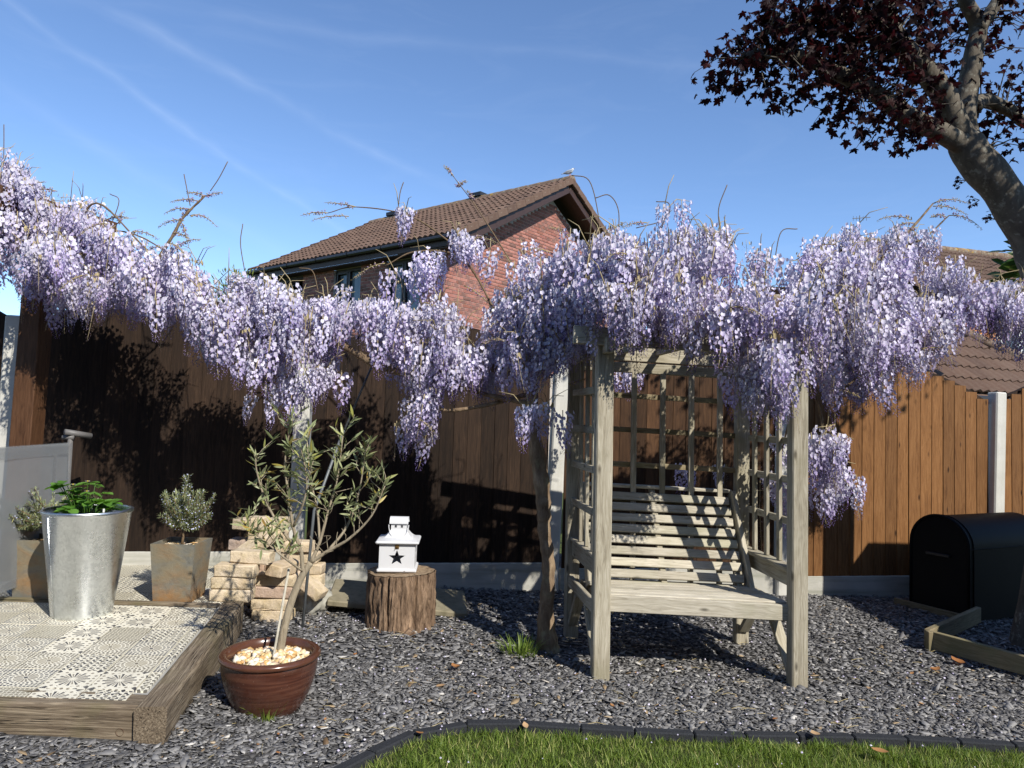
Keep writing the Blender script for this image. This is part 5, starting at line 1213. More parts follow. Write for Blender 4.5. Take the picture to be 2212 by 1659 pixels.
beam('beam', (-3.66, 4.62, 2.88), (-3.12, 5.45, 2.80), .05, .16, M_perg, per, UZ, .004)
beam('cross_beam', (-4.3, 5.06, 2.70), (-3.05, 5.05, 2.72), .05, .15, M_perg, per, UZ, .004)
lp = thing('hanging_lamp', 'black pendant lamp holder with clear bulb hanging from the pergola beam', 'lamp', (-3.28, 5.12, 2.5))
q = MB(); q.tube([(-3.285, 5.12, 2.80), (-3.285, 5.12, 2.60)], .006, 6); q.build('cable', M_blacklamp, lp); q = MB(); q.lathe([(.0, .10), (.018, .10), (.022, .06), (.036, .045), (.040, .0), (.036, -.005)], 16, (-3.285, 5.12, 2.53)); q.build('holder', M_blacklamp, lp, None, True, 40)
q = MB(); q.lathe([(.012, 0), (.020, -.02), (.024, -.045), (.018, -.07), (0, -.08)], 14, (-3.285, 5.12, 2.53)); m, t, b = mat('clear bulb glass', .05, .5); b.inputs['Transmission Weight'].default_value = .9; setc(t, b, (.9, .75, .5)); q.build('bulb', m, lp, None, True)

# ================================================================== RIGHT: BLACK BIN, TIMBER BED
bin_ = thing('garden_bin', 'large black bin with an arched lid standing in shade by the right fence', 'bin', (4.1, 6.2, -.1))
e0 = Vector((3.55, 6.30, -.10)); e1 = Vector((3.775, 5.86, -.10)); bd = Vector((.90, .42, 0)).normalized(); ew = (e1 - e0).length; ex = (e1 - e0).normalized(); Lb = 1.05
n = 18; prof = [(0, 0), (0, .58)] + [(ew / 2 - ew / 2 * math.cos(math.pi * i / n), .60 + ew / 2 * math.sin(math.pi * i / n)) for i in range(n + 1)] + [(ew, .58), (ew, 0)]
q = MB(); m_ = len(prof)
for d_ in (0, Lb): q.v += [tuple(e0 + ex * a + UZ * z + bd * d_) for a, z in prof]
q.f = [(i, i + 1, m_ + i + 1, m_ + i) for i in range(m_ - 1)]; q.build('shell', M_black, bin_, None, True, 40)
for d_ in (.0, Lb):
    q = MB(); q.v = [tuple(e0 + ex * a + UZ * z + bd * d_) for a, z in prof]; q.f = [tuple(range(m_))]; q.build('end_panel', M_black, bin_)
MB().tube([e0 + ex * (ew + .002) + UZ * .60, e0 + ex * (ew + .002) + UZ * .60 + bd * Lb], .006, 6).build('lid_seam', M_black, bin_); q = MB(); q.add(*cbox_data(.10, .012, .014, .004), frame(e0 + ex * (ew / 2 - .08) + UZ * .52 - bd * .012, e0 + ex * (ew / 2 + .08) + UZ * .52 - bd * .012, (0, 0, 1))[0] @ Matrix.Rotation(R(90), 4, 'Y')); q.build('handle', M_blacklamp, bin_)
rimp = [e0 + ex * a + UZ * z for a, z in prof]; MB().tube(rimp, .014, 6).build('rim_band', M_black, bin_, None, True); MB().tube([p + bd * .06 for p in rimp], .008, 6).build('rim_band', M_black, bin_, None, True)
bedf = thing('raised_bed', 'low timber bed edging at the right corner filled with slate', 'bed edging', (3.1, 4.8, -.08))
beam('board', (2.98, 5.03, .01), (3.52, 4.14, .005), .035, .12, M_rail, bedf, UZ, .004); beam('board', (2.965, 5.06, .01), (3.80, 5.78, .005), .04, .12, M_rail, bedf, UZ, .004)
beam('board', (3.46, 6.40, -.055), (3.80, 5.80, -.06), .03, .06, M_rail, bedf, UZ, .004); beam('corner_peg', (2.965, 5.025, -.12), (2.965, 5.025, .068), .045, .045, M_rail, bedf, (0, 1, 0), .004)

# ================================================================== SHRUBS BEHIND THE FENCE
def bush(name, c, r, n, ls, m_, label, cat, tmpl, stem=True):
    o = thing(name, label, cat, (c[0], c[1], 0)); it = []; tr = MB()
    if stem: tr.tube([(c[0], c[1], -.2), (c[0], c[1], c[2])], .05, 8); tr.build('stem', M_twig, o)
    for _ in range(n):
        v = Vector((nr.normal(), nr.normal(), nr.normal())).normalized(); q = r[0] * nr.uniform(.5, 1.0); p = Vector((c[0] + v.x * q, c[1] + v.y * q, c[2] + v.z * r[1] * q / r[0])); d_ = (v + Vector((0, 0, nr.uniform(-.6, .8)))).normalized()
        it.append((tmpl, m4(np.array(d_.to_track_quat('Y', 'Z').to_matrix()) @ roty(nr.uniform(-1, 1)), p, ls * nr.uniform(.7, 1.2)), {'tone': nr.rand()}))
    V, T, A = merge(it); tag(obj('foliage', np_mesh('foliage', V, T, A), m_, o), kind='stuff')
lau = leaf_fan([(0, 0), (.16, .15), (.24, .4), (.20, .7), (0, 1), (-.20, .7), (-.24, .4), (-.16, .15)], .1, .3)
bush('laurel_bush', (6.28, 8.05, 3.35), (.62, .62), 420, .20, M_laurel, 'glossy dark green laurel leaves behind the maple trunk', 'shrub', lau)
con = tri_template([(-.08, 0, 0), (.08, 0, 0), (.14, .5, .02), (0, 1, 0), (-.14, .5, .02)], [(0, 1, 2, 3, 4)])
bush('conifer_bush', (-3.35, 8.6, 2.45), (.5, .75), 3500, .06, M_conifer, 'yellow green conifer top just showing left of the house', 'shrub', con)
bush('conifer_bush', (-4.9, 8.3, 2.0), (.8, .6), 1500, .06, M_conifer, 'blue green shrub glimpsed above the left fence panel', 'shrub', con)

# ================================================================== PURPLE MAPLE
mpt = thing('maple_tree', 'dark purple leaved maple tree with a grey bent trunk at the right', 'tree', (3.93, 5.3, -.1))
TR = MB()
P = bez([(3.90, 5.28, -.16), (3.93, 5.3, .1), (4.04, 5.3, .8), (4.09, 5.3, 1.6), (4.06, 5.3, 2.35), (3.86, 5.26, 2.90), (3.60, 5.2, 3.26), (3.36, 5.16, 3.50), (3.27, 5.15, 3.66), (3.24, 5.15, 3.76)], 6); TR.tube(P, [(max(.128, .19 - .05 * min(1, i / 7)) if i < 30 else .130 + .006 * math.sin(i)) * (1 if i < len(P) - 12 else lerp(1, .45, (i - len(P) + 12) / 11)) for i in range(len(P))], 18); TR.build('trunk', M_maplebark, mpt, None, True)
LIMBS = [([(3.36, 5.15, 3.50), (3.23, 5.12, 3.58), (3.06, 5.06, 3.63), (2.76, 5.0, 3.73), (2.48, 4.9, 3.84), (2.16, 4.8, 3.93), (1.8, 4.7, 3.99), (1.5, 4.65, 3.93)], .082),
         ([(3.34, 5.15, 3.52), (3.22, 5.13, 3.70), (3.09, 5.08, 3.92), (2.88, 5.0, 4.09), (2.64, 4.9, 4.24), (2.50, 4.8, 4.46), (2.36, 4.7, 4.75), (2.2, 4.6, 5.1)], .098),
         ([(2.72, 4.93, 4.19), (2.58, 4.88, 4.33), (2.40, 4.85, 4.36), (2.04, 4.8, 4.29), (1.67, 4.7, 4.14)], .055),
         ([(3.36, 5.17, 3.54), (3.30, 5.17, 3.75), (3.34, 5.2, 3.99), (3.39, 5.2, 4.3), (3.42, 5.2, 4.52), (3.25, 5.1, 4.68), (3.05, 5.0, 5.0)], .088),
         ([(3.41, 5.2, 4.48), (3.55, 5.2, 4.68), (3.70, 5.1, 5.05)], .06),
         ([(3.38, 5.2, 3.88), (3.56, 5.34, 4.01), (3.80, 5.4, 3.97), (4.0, 5.4, 3.86), (4.5, 5.2, 3.9)], .062)]
LB = []
for pts, r0_ in LIMBS:
    P = bez(pts, 6); q = MB(); q.tube(P, [lerp(r0_, r0_ * .42, (i / (len(P) - 1)) ** 1.2) for i in range(len(P))], 12); q.build('limb', M_maplebark, mpt, None, True); LB.append(P)
def maple_leaf(seed):
    q = random.Random(seed); o = [(0, 0), (.16, .02), (.36, -.14), (.40, -.02), (.58, .02), (.46, .14), (.40, .24), (.62, .30), (.68, .42), (.92, .56), (.74, .62), (.72, .74), (.52, .64), (.34, .62), (.36, .82), (.24, .90), (.16, 1.06), (0, 1.30)]
    o = o + [(-x, y) for x, y in o[::-1][1:-1]]; d_ = q.uniform(.1, .5)
    vs = [(0, .35, 0)] + [(x * .62, y * .72, -d_ * (abs(x) ** 1.5) * .5 - q.uniform(0, .06) - .15 * max(0, y - .5)) for x, y in o]; n = len(o); return vs, [(0, 1 + i, 1 + (i + 1) % n) for i in range(n)]
MLM = []; MLT = []
for k in range(6):
    vs, fs = maple_leaf(k); me = bpy.data.meshes.new('leaf'); me.from_pydata(vs, [], fs); me.materials.append(M_maple); MLM.append(me); MLT.append(tri_template(vs, fs))
CROWN = [(1.36,4.70,3.86,0.17,0.14),(1.61,4.70,3.94,0.21,0.25),(1.86,4.70,4.01,0.25,0.28),(2.13,4.75,4.04,0.28,0.31),(2.41,4.80,4.05,0.28,0.34),(2.73,4.90,4.01,0.26,0.35),(1.60,4.60,4.17,0.18,0.15),(1.94,4.60,4.24,0.30,0.14),(2.42,4.70,4.27,0.31,0.17),(3.09,5.30,4.58,0.24,0.26),(1.86,4.70,3.72,0.18,0.08),(2.25,4.80,3.68,0.19,0.09),(2.56,4.90,3.64,0.19,0.13),(2.88,5.00,3.62,0.15,0.11),(3.36,5.40,4.28,0.14,0.42),(3.62,5.30,4.57,0.21,0.17),(3.73,5.30,4.13,0.14,0.21),(3.62,5.30,3.80,0.12,0.10),(3.69,5.20,3.59,0.08,0.14),(2.32,4.80,3.52,0.13,0.05),(3.09,5.30,3.93,0.21,0.21)]
DENS = [85, 150, 205, 240, 255, 240, 100, 220, 250, 120, 60, 60, 80, 80, 80, 100, 80, 40, 34, 14, 90]
ls_ = []; tw = MB(); allP = [p for P in LB for p in P]
for (x, y, z, rx_, rz_), n in zip(CROWN, DENS):
    for _ in range(n):
        v = Vector((nr.normal(), nr.normal(), nr.normal())); v = v.normalized() * nr.rand() ** .45
        ls_.append(Vector((x + v.x * rx_ * 1.12, y + v.y * .42, z + v.z * rz_ * 1.1)))
for _ in range(4200):     # crown outside the frame, above and to the right
    x = nr.uniform(1.9, 6.6); y = nr.uniform(3.2, 6.6); z = nr.uniform(4.1, 6.2)
    if ((x - 4.3) / 2.4) ** 2 + ((y - 4.9) / 1.8) ** 2 + ((z - 5.1) / 1.2) ** 2 > 1 or (z - 1.45) / y < .72 and x / y < .78: continue
    ls_.append(Vector((x, y, z)))
for _ in range(1500):     # unseen leaf cluster added on the sun's side to shade the trunk
    v = Vector((nr.normal(), nr.normal(), nr.normal())).normalized() * nr.rand() ** .4; ls_.append(Vector((4.62 + v.x * .75, 4.0 + v.y * .55, 4.45 + v.z * .75)))
rest = []; cnt = 0; own = []
for i, p in enumerate(ls_):
    v = Vector((nr.normal(0, .6), nr.normal(0, .6), -.55 + nr.normal(0, .35))).normalized(); q = np.array(v.to_track_quat('Y', 'Z').to_matrix()) @ roty(nr.uniform(-1.2, 1.2)); s_ = nr.uniform(.045, .082); Mq = m4(q, p, s_)
    own.append((i, Mq, p))
inview = [e for e in own if e[0] < sum(DENS)]; inview.sort(key=lambda e: e[2].y + (0 if e[2].z < 3.8 or e[2].x < 1.7 else .35))
named = set(e[0] for e in inview[:298])
for i, Mq, p in own:
    if i in named: link(bpy.data.objects.new('leaf', MLM[i % 6]), mpt, Matrix(Mq.tolist()))
    else: rest.append((MLT[i % 6], Mq, {'tone': nr.rand()}))
    if i % 7 == 0 and i < sum(DENS): 
        near = min(allP, key=lambda a: (a - p).length); tw.tube([near, near.lerp(p, .55) + UZ * .05, p], [.007, .004, .0018], 4)
V, T, A = merge(rest); tag(obj('crown', np_mesh('crown', V, T, A), M_maple, mpt), kind='stuff'); tag(tw.build('twigs', M_maplebark, mpt), kind='stuff')
# little epicormic sprouts on the trunk
for (x, z) in ((3.28, 3.30), (3.38, 3.16), (3.50, 3.02)):
    q = MB(); it = []
    for k in range(4):
        a = Vector((x, 5.12, z)); e = a + Vector((-.05 - .05 * nr.rand(), -.03, nr.uniform(-.07, .03))); q.tube([a, e], .002, 4); it += [(MLT[k], m4(np.array(Vector((nr.normal(), nr.normal(), -1)).normalized().to_track_quat('Y', 'Z').to_matrix()), e + Vector((nr.normal(0, .012), 0, nr.normal(0, .012))), .028), {'tone': nr.rand()}) for _ in range(3)]
    so = q.build('sprout', M_twig, mpt); V, T, A = merge(it); tag(obj('sprout_leaves', np_mesh('sprout_leaves', V, T, A), M_maple, so), kind='stuff')

# ================================================================== WISTERIA
wis = thing('wisteria', 'old wisteria with hanging lilac flower racemes trained along the fence and arbour', 'climbing plant', (.27, 4.62, 0))
P = bez([(.30, 4.60, -.05), (.275, 4.60, .06), (.262, 4.60, .22), (.272, 4.60, .45), (.262, 4.61, .60), (.235, 4.61, .74), (.232, 4.61, .85), (.222, 4.62, .96), (.19, 4.62, 1.17), (.15, 4.63, 1.38), (.135, 4.63, 1.62), (.16, 4.62, 1.80), (.20, 4.60, 1.95)], 6)
rad = [.075, .066, .050, .042, .042, .041, .045, .050, .053, .043, .036, .034, .034]
TK = MB(); TK.tube(P, [float(np.interp(i / 6, range(13), rad)) * (1 + .07 * math.sin(i * 1.3)) for i in range(len(P))], 16, True, .05); TK.build('trunk', M_wist, wis, None, True)
VINES = [([(0.20, 4.62, 1.80), (0.04, 4.8, 1.78), (-0.35, 5.0, 1.82), (-0.87, 5.2, 1.78), (-1.41, 5.25, 2.02), (-1.93, 5.25, 2.08), (-2.36, 5.2, 2.22), (-2.65, 5.15, 2.34), (-3.07, 5.1, 2.52), (-3.5, 5.05, 2.66)], .034),
         ([(0.20, 4.6, 1.93), (0.46, 4.5, 2.10), (0.98, 4.4, 2.2), (1.41, 4.4, 2.3), (1.89, 4.5, 2.36), (2.43, 4.7, 2.6), (2.67, 4.8, 2.82)], .026),
         ([(1.6, 4.45, 2.32), (1.89, 4.5, 2.3), (2.43, 4.7, 2.28), (2.96, 4.9, 2.37), (3.54, 4.95, 2.43), (4.1, 4.95, 2.4)], .022),
         ([(0.17, 4.6, 1.77), (-0.09, 4.7, 2.11), (-0.36, 4.8, 2.53), (-0.69, 4.9, 2.60), (-0.92, 4.95, 2.50)], .009),
         ([(1.84, 4.62, 1.9), (2.0, 4.62, 1.6), (2.02, 4.65, 1.35), (1.97, 4.9, 1.02)], .012), ([(1.95, 4.6, 2.2), (1.90, 4.66, 1.8), (1.86, 4.75, 1.5), (1.84, 4.85, 1.25)], .011),
         ([(2.08, 4.6, 1.66), (2.28, 4.7, 1.79), (2.5, 4.75, 1.95)], .009), ([(0.10, 4.75, 1.62), (-.15, 4.9, 1.55), (-.45, 5.05, 1.50), (-.6, 5.1, 1.56), (-.66, 5.1, 1.66)], .016), ([(0.15, 4.62, 1.55), (-.2, 4.8, 1.62), (-.6, 5.0, 1.74)], .02),
         ([(-2.7, 5.12, 2.36), (-2.55, 5.2, 2.72), (-2.50, 5.25, 2.88), (-2.36, 5.28, 3.06)], .014), ([(2.5, 4.75, 2.65), (2.70, 4.8, 2.84), (2.85, 4.8, 3.02)], .013), ([(2.55, 4.78, 2.7), (2.80, 4.85, 2.78), (3.02, 4.9, 2.97)], .010),
         ([(-3.2, 5.05, 2.6), (-3.0, 5.0, 2.9), (-2.6, 5.05, 2.55), (-2.1, 5.1, 2.3)], .008), ([(-3.3, 5.05, 2.7), (-2.8, 5.15, 2.72), (-2.3, 5.2, 2.4)], .007), ([(-.4, 4.85, 2.62), (-.75, 4.95, 2.86), (-1.15, 5.0, 2.93), (-1.35, 5.0, 2.88)], .006), ([(.1, 4.7, 2.3), (-.25, 4.8, 2.85), (-.45, 4.85, 3.12)], .005)]
def forward(p):
    x, y, z = p[:3]
    if x > .05 or y < 4.72: return tuple(p)
    f = lerp(4.95, 4.72, min(1, max(0, (x + 3.3) / .8))) / y
    return (x * f, y * f, 1.45 + (z - 1.45) * f) + tuple(q * f for q in p[3:])
VINES = [([forward(q) for q in pts], r0_) for pts, r0_ in VINES]
for pts, r0_ in VINES:
    PP = bez(pts, 7); q = MB(); q.tube(PP, [lerp(r0_, r0_ * .45, i / (len(PP) - 1)) * (1 + .12 * math.sin(i * 1.7)) for i in range(len(PP))], 8, True, .08); q.build('vine', M_wist if r0_ > .01 else M_twig, wis, None, True)

def raceme(seed, sparse=False, open_=1.0):
    """one hanging flower raceme: top at the origin, tip down; attrs tint and part"""
    q = random.Random(seed); L = 1.0; V = []; F = []; tint = []; stalk = MB()
    n = 92 if not sparse else 40
    bend = q.uniform(-.10, .10); bend2 = q.uniform(-.10, .10)
    def axis(t_): return Vector((bend * math.sin(t_ * 2.4), bend2 * math.sin(t_ * 2.1), -t_ * L))
    def addp(vs, fs, tn):
        b0 = len(V); V.extend(vs); F.extend([tuple(i + b0 for i in f) for f in fs]); tint.extend([tn] * len(vs) if not isinstance(tn, list) else tn)
    for i in range(n):
        t_ = .04 + .96 * (i + q.random()) / n; a = i * 2.4 + q.uniform(-.4, .4); ax = axis(t_)
        rr_ = (.20 * (1 - t_) ** .75 + .035) * q.uniform(.75, 1.15); out = Vector((math.cos(a), math.sin(a), -.15 - .35 * t_)).normalized(); c = ax + out * rr_
        bloom = t_ < (.72 if not sparse else .12) + q.uniform(-.1, .1)
        side = out.cross(UZ).normalized(); up = side.cross(out).normalized()
        if bloom:
            s_ = .084 * (1.12 - .46 * t_) * q.uniform(.8, 1.2); tilt = q.uniform(-.2, .5); nrm = (out * math.cos(tilt) + up * math.sin(tilt)).normalized(); u2 = (up * math.cos(tilt) - out * math.sin(tilt)).normalized(); u2 = (u2 + side * q.uniform(-.4, .4)).normalized(); sd = u2.cross(nrm)
            b0 = c - u2 * s_ * .3
            vs = [b0, c + sd * s_ * .50 + nrm * s_ * .34, c + sd * s_ * .36 + u2 * s_ * .62 + nrm * s_ * .16, c + u2 * s_ * .60 - nrm * s_ * .02, c - sd * s_ * .36 + u2 * s_ * .62 + nrm * s_ * .16, c - sd * s_ * .50 + nrm * s_ * .34]
            tn = -.02 + .48 * t_ + q.uniform(-.06, .12); addp(vs, [(0, 1, 2, 3), (0, 3, 4, 5)], [tn + .16, tn, tn, tn * .8, tn, tn])
            # keel and wings, darker, poking forward and down
            k0 = c - u2 * s_ * .22 + nrm * s_ * .06; tip = k0 + nrm * s_ * .62 - u2 * s_ * .28
            addp([k0, k0 + nrm * s_ * .3 + sd * s_ * .2 + u2 * s_ * .06, tip, k0 + nrm * s_ * .3 - sd * s_ * .2 + u2 * s_ * .06], [(0, 1, 2), (0, 2, 3)], .50 + .25 * t_ + q.uniform(-.08, .08))
        else:
            s_ = .07 * (1.15 - .65 * t_) * (1 if not sparse else .62); d_ = (out + Vector((0, 0, -.5))).normalized(); sd = d_.cross(UZ).normalized(); u2 = sd.cross(d_)
            b0 = c; tip = c + d_ * s_ * 1.15; m_ = c + d_ * s_ * .5
            addp([b0, m_ + sd * s_ * .26, m_ + u2 * s_ * .26, m_ - sd * s_ * .26, tip], [(0, 1, 2), (0, 2, 3), (1, 4, 2), (2, 4, 3), (0, 3, 1), (1, 3, 4)], (.62 + .30 * t_ if not sparse else .8) + q.uniform(-.12, .12))
    return V, F, tint, [tuple(axis(k / 8)) for k in range(9)]
RCM, RCT, RST = [], [], []
for k in range(12):
    V_, F_, ti, ax = raceme(k, k >= 9); tt = tri_template([tuple(v) for v in V_], F_, tint=ti); RCT.append(tt)
    sq = MB().tube(ax, [.012, .012, .011, .010, .009, .008, .007, .006, .004], 4); RST.append(tri_template(sq.v, sq.f))
    # individual racemes carry both flowers (slot 0) and stalk (slot 1)
    V2, T2, A2 = merge([(tt, np.eye(4), {}), ((RST[-1][0], RST[-1][1], {'tint': np.full(len(RST[-1][0]), .2)}), np.eye(4), {})]); me = np_mesh('raceme', V2, T2, A2); me.materials.append(M_petal); me.materials.append(M_bud)
    me.materials[0] = M_petal if k < 9 else M_bud; mi = np.zeros(len(T2), np.int32); mi[len(tt[1]):] = 1; me.polygons.foreach_set('material_index', mi); RCM.append(me)
CURT = [(-3.67,5.00,3.19,2.04),(-3.55,5.00,3.18,2.21),(-3.43,5.00,3.02,2.22),(-3.37,5.05,2.90,2.03),(-3.20,5.05,2.87,1.95),(-3.06,5.10,2.82,1.98),(-2.89,5.10,2.74,1.98),(-2.75,5.15,2.76,1.91),(-2.60,5.20,2.69,1.83),(-2.43,5.20,2.73,1.87),(-2.27,5.25,2.50,1.64),(-2.09,5.25,2.48,1.58),(-1.92,5.25,2.48,1.55),(-1.75,5.25,2.45,1.47),(-1.59,5.30,2.40,1.49),(-1.42,5.30,2.37,1.77),(-1.25,5.30,2.41,1.71),(-1.07,5.30,2.34,1.68),(-0.89,5.25,2.30,1.65),(-0.70,5.15,2.29,1.62),(-0.53,5.10,2.26,1.55),(-0.35,5.00,2.20,1.52),(-0.19,4.90,2.22,1.56),(-0.03,4.75,2.42,1.59),(0.12,4.60,2.70,1.65),(0.26,4.50,2.69,1.83),(0.40,4.25,2.64,1.80),(0.53,4.08,2.68,1.82),(0.67,4.06,2.69,1.83),(0.81,4.06,2.73,1.83),(0.95,4.06,2.69,1.86),(1.10,4.06,2.69,1.84),(1.24,4.06,2.70,1.76),(1.36,4.06,2.59,1.65),(1.49,4.06,2.56,1.65),(1.62,4.10,2.54,1.78),(1.76,4.20,2.61,1.84),(1.98,4.35,2.67,1.71),(2.23,4.60,2.77,1.66),(2.43,4.70,2.85,1.64),(2.64,4.80,2.85,1.68),(2.83,4.85,2.84,1.81),(3.02,4.90,2.63,1.98),(3.21,4.95,2.53,2.09),(3.38,4.95,2.54,2.09),(3.58,4.95,2.51,1.95),(3.73,4.95,2.50,1.93),(3.95,4.95,2.5,1.9)]
CLUST = [(-.05,4.6,2.10,.14,.10,12),(.05,4.5,1.85,.14,.06,8),(-3.02,4.52,2.44,.15,.10,22),(-2.75,4.6,2.3,.12,.1,10),(.10,4.45,1.98,.12,.08,16),(.30,4.42,1.98,.10,.08,12),(-.25,4.75,1.86,.18,.07,16),(-.55,5.0,1.86,.15,.07,10),(-1.35,5.2,1.80,.16,.06,9),(0.62,3.90,2.12,0.10,0.06,8),(0.95,3.92,2.12,0.16,0.06,10),(1.28,3.92,2.12,0.14,0.06,9),(1.70,3.95,2.10,0.12,0.07,9),(0.75,3.84,2.22,0.16,0.10,12),(1.15,3.84,2.20,0.2,0.10,14),(1.62,3.86,2.2,0.16,0.10,12),(.52,3.88,2.15,.08,.08,7),(0.18,4.45,1.55,0.10,0.03,9),(-0.62,5.10,1.67,0.12,0.10,12),(-0.73,5.05,1.42,0.13,0.10,8),(1.39,3.98,1.84,0.14,0.10,18),(1.42,4.00,1.72,0.08,0.06,8),(2.03,4.55,1.40,0.13,0.10,20),(2.06,4.60,1.18,0.12,0.10,14),(1.96,4.90,1.0,0.10,0.17,10),(1.83,5.00,1.2,0.08,0.26,8),(-1.72,5.20,1.66,0.17,0.08,8),(0.93,5.50,1.90,0.09,0.04,4),(1.40,5.70,1.15,0.04,0.01,2),(1.66,5.70,1.15,0.06,0.01,2),(2.05,4.60,1.84,0.03,0.04,3),(2.37,4.75,1.88,0.12,0.05,8),(-0.37,4.90,2.70,0.18,0.07,13),(-0.63,4.90,2.52,0.10,0.06,5),(-0.85,4.90,2.46,0.11,0.06,4),(-0.82,5.00,2.95,0.06,0.03,3),(-3.57,4.85,2.90,0.17,0.34,75),(-3.25,4.95,2.78,0.14,0.10,22),(-3.22,5.2,2.98,.10,.05,7),(3.45,4.9,2.40,0.2,0.12,26),(1.26,4.30,2.64,0.07,0.04,6),(1.06,4.30,2.66,0.06,0.03,6),(1.87,4.40,2.57,0.09,0.04,6),(-2.51,5.20,2.56,0.10,0.08,8),(-3.19,4.95,2.26,0.19,0.08,10)]
CURT = [(lambda a, b: (a[0], a[1], a[2], b[2]))(forward((x, y, zt)), forward((x, y, zb_))) for x, y, zt, zb_ in CURT]
CURT = [(x, y, zt - (.07 if .2 < x < 2.2 else 0), zb_ - (.06 if .2 < x < 2.2 else 0)) for x, y, zt, zb_ in CURT]
CLUST = [forward((x, y, z)) + (a, b, n) for x, y, z, a, b, n in CLUST]
anch = []
cum = [0.]
for a, b_ in zip(CURT, CURT[1:]): cum.append(cum[-1] + math.hypot(b_[0] - a[0], b_[1] - a[1]) * max(.3, (a[2] - a[3])))
NR = 1850
for _ in range(NR):
    s_ = nr.uniform(0, cum[-1]); j = min(len(CURT) - 2, int(np.searchsorted(cum, s_)) - 1); j = max(0, j); t_ = nr.rand(); a, b_ = CURT[j], CURT[j + 1]
    x, y, zt, zb_ = (lerp(a[i], b_[i], t_) for i in range(4)); h = nr.rand()
    ln = nr.uniform(.23, .38) * (.85 if h > .75 else 1)
    # ragged lower and upper edge
    zlo = zb_ + ln * .92 + (.05 if x < -.9 else 0) + .13 * mnoise.noise((x * 3.1, 0, 1)); zhi = zt - .02 + .17 * mnoise.noise((x * 5.0, 5, 2)) + .03
    if zhi < zlo: zlo = zhi - .05
    z = lerp(zlo, zhi, h ** .9); clump = mnoise.noise((x * 3.0, z * 3.6, 4.2)) + (-.10 if x < 0 else 0)
    if clump < -.16 and nr.rand() < .85: continue
    if x < -2.2 and abs(z - lerp(2.55, 2.45, (x + 3.4) / 1.2)) < .12 and nr.rand() < .3: continue
    front = nr.rand(); dy = -.28 + .56 * front ** .85
    anch.append((x + nr.normal(0, .03), y + dy * (.7 + .5 * (1 - h)), z, ln, dy))
for x, y, z, rx_, rz_, n in CLUST:
    for _ in range(n): anch.append((x + nr.normal(0, rx_ * .55), y + nr.normal(0, .07), z + nr.normal(0, rz_ * .5), nr.uniform(.20, .33), -.3 + nr.normal(0, .1)))
anch.sort(key=lambda e: e[4]); rest = []; rests = []
for i, (x, y, z, ln, dy) in enumerate(anch):
    k = nr.randint(9) if nr.rand() > .17 else 9 + nr.randint(3); wscale = ln * nr.uniform(.85, 1.12) * (.95 if k < 9 else .6)
    tilt = nr.normal(0, .13) if nr.rand() < .85 else nr.normal(0, .45); Mq = m4(rotz(nr.uniform(0, 6.28)) @ rotx(tilt), (x, y, z), (wscale, wscale, ln))
    if i < 298: link(bpy.data.objects.new('raceme', RCM[k]), wis, Matrix(Mq.tolist()))
    else:
        tn = nr.rand()
        if k < 9: rest.append((RCT[k], Mq, {'tone': tn}))
        else: rests.append((RCT[k], Mq, {}))
        rests.append(((RST[k][0], RST[k][1], {'tint': np.full(len(RST[k][0]), .2)}), Mq, {}))
V, T, A = merge(rest); tag(obj('blossom', np_mesh('blossom', V, T, A), M_petal, wis), kind='stuff')
# flower stalks, young shoots and buds that break the outline
SH = MB()
for _ in range(900):
    x, y, z, ln, dy = anch[nr.randint(len(anch))]; a = Vector((x, y, z)); d_ = Vector((nr.normal(0, .6), nr.normal(0, .5), nr.uniform(.0, .8))).normalized(); l_ = nr.uniform(.06, .22); SH.tube([a - UZ * .05, a + d_ * l_ * .5 + UZ * .02, a + d_ * l_], [.0032, .0026, .0015], 4)
V, T, A = merge(rests); V0 = np.array(SH.v); T0 = tri_template(SH.v, SH.f)[1]; tag(obj('stalks', np_mesh('stalks', np.concatenate([V, V0]), np.concatenate([T, T0 + len(V)]), {'tint': np.concatenate([A['tint'], np.full(len(V0), .15)])}), M_bud, wis), kind='stuff')
def catkin(p0, d_, ln, droop, big=False):
    p0 = forward(p0)
    st_ = MB(); p0 = Vector(p0); d_ = Vector(d_).normalized(); pts = [p0 + d_ * (ln * t_) - UZ * (droop * t_ * t_) for t_ in np.linspace(0, 1, 8)]; st_.tube(pts, [.0035] * 4 + [.003, .0025, .002, .001], 4); o = st_.build('bud_spray', M_gstem, wis, None, True)
    it = []; bud = RCT_BUD
    for k in range(46):
        t_ = .12 + .88 * k / 46; j = min(6, int(t_ * 7)); p = pts[j].lerp(pts[j + 1], t_ * 7 - j); v = Vector((nr.normal(), nr.normal(), nr.normal() - .3)).normalized(); s_ = lerp(.024, .010, t_) * (1.3 if big else 1)
        it.append((bud, m4(np.array(v.to_track_quat('Y', 'Z').to_matrix()), p + v * .004, s_), {'tint': float(np.clip((.95 if nr.rand() < .6 else .3) - (.5 * t_ if t_ > .6 else 0), 0, 1))}))
    V, T, A = merge(it); tag(obj('buds', np_mesh('buds', V, T, A), M_bud, o), kind='stuff')
RCT_BUD = tri_template([(0, 0, 0), (.2, .5, 0), (0, .5, .2), (-.2, .5, 0), (0, .5, -.2), (0, 1, 0)], [(0, 1, 2), (0, 2, 3), (0, 3, 4), (0, 4, 1), (5, 2, 1), (5, 3, 2), (5, 4, 3), (5, 1, 4)])
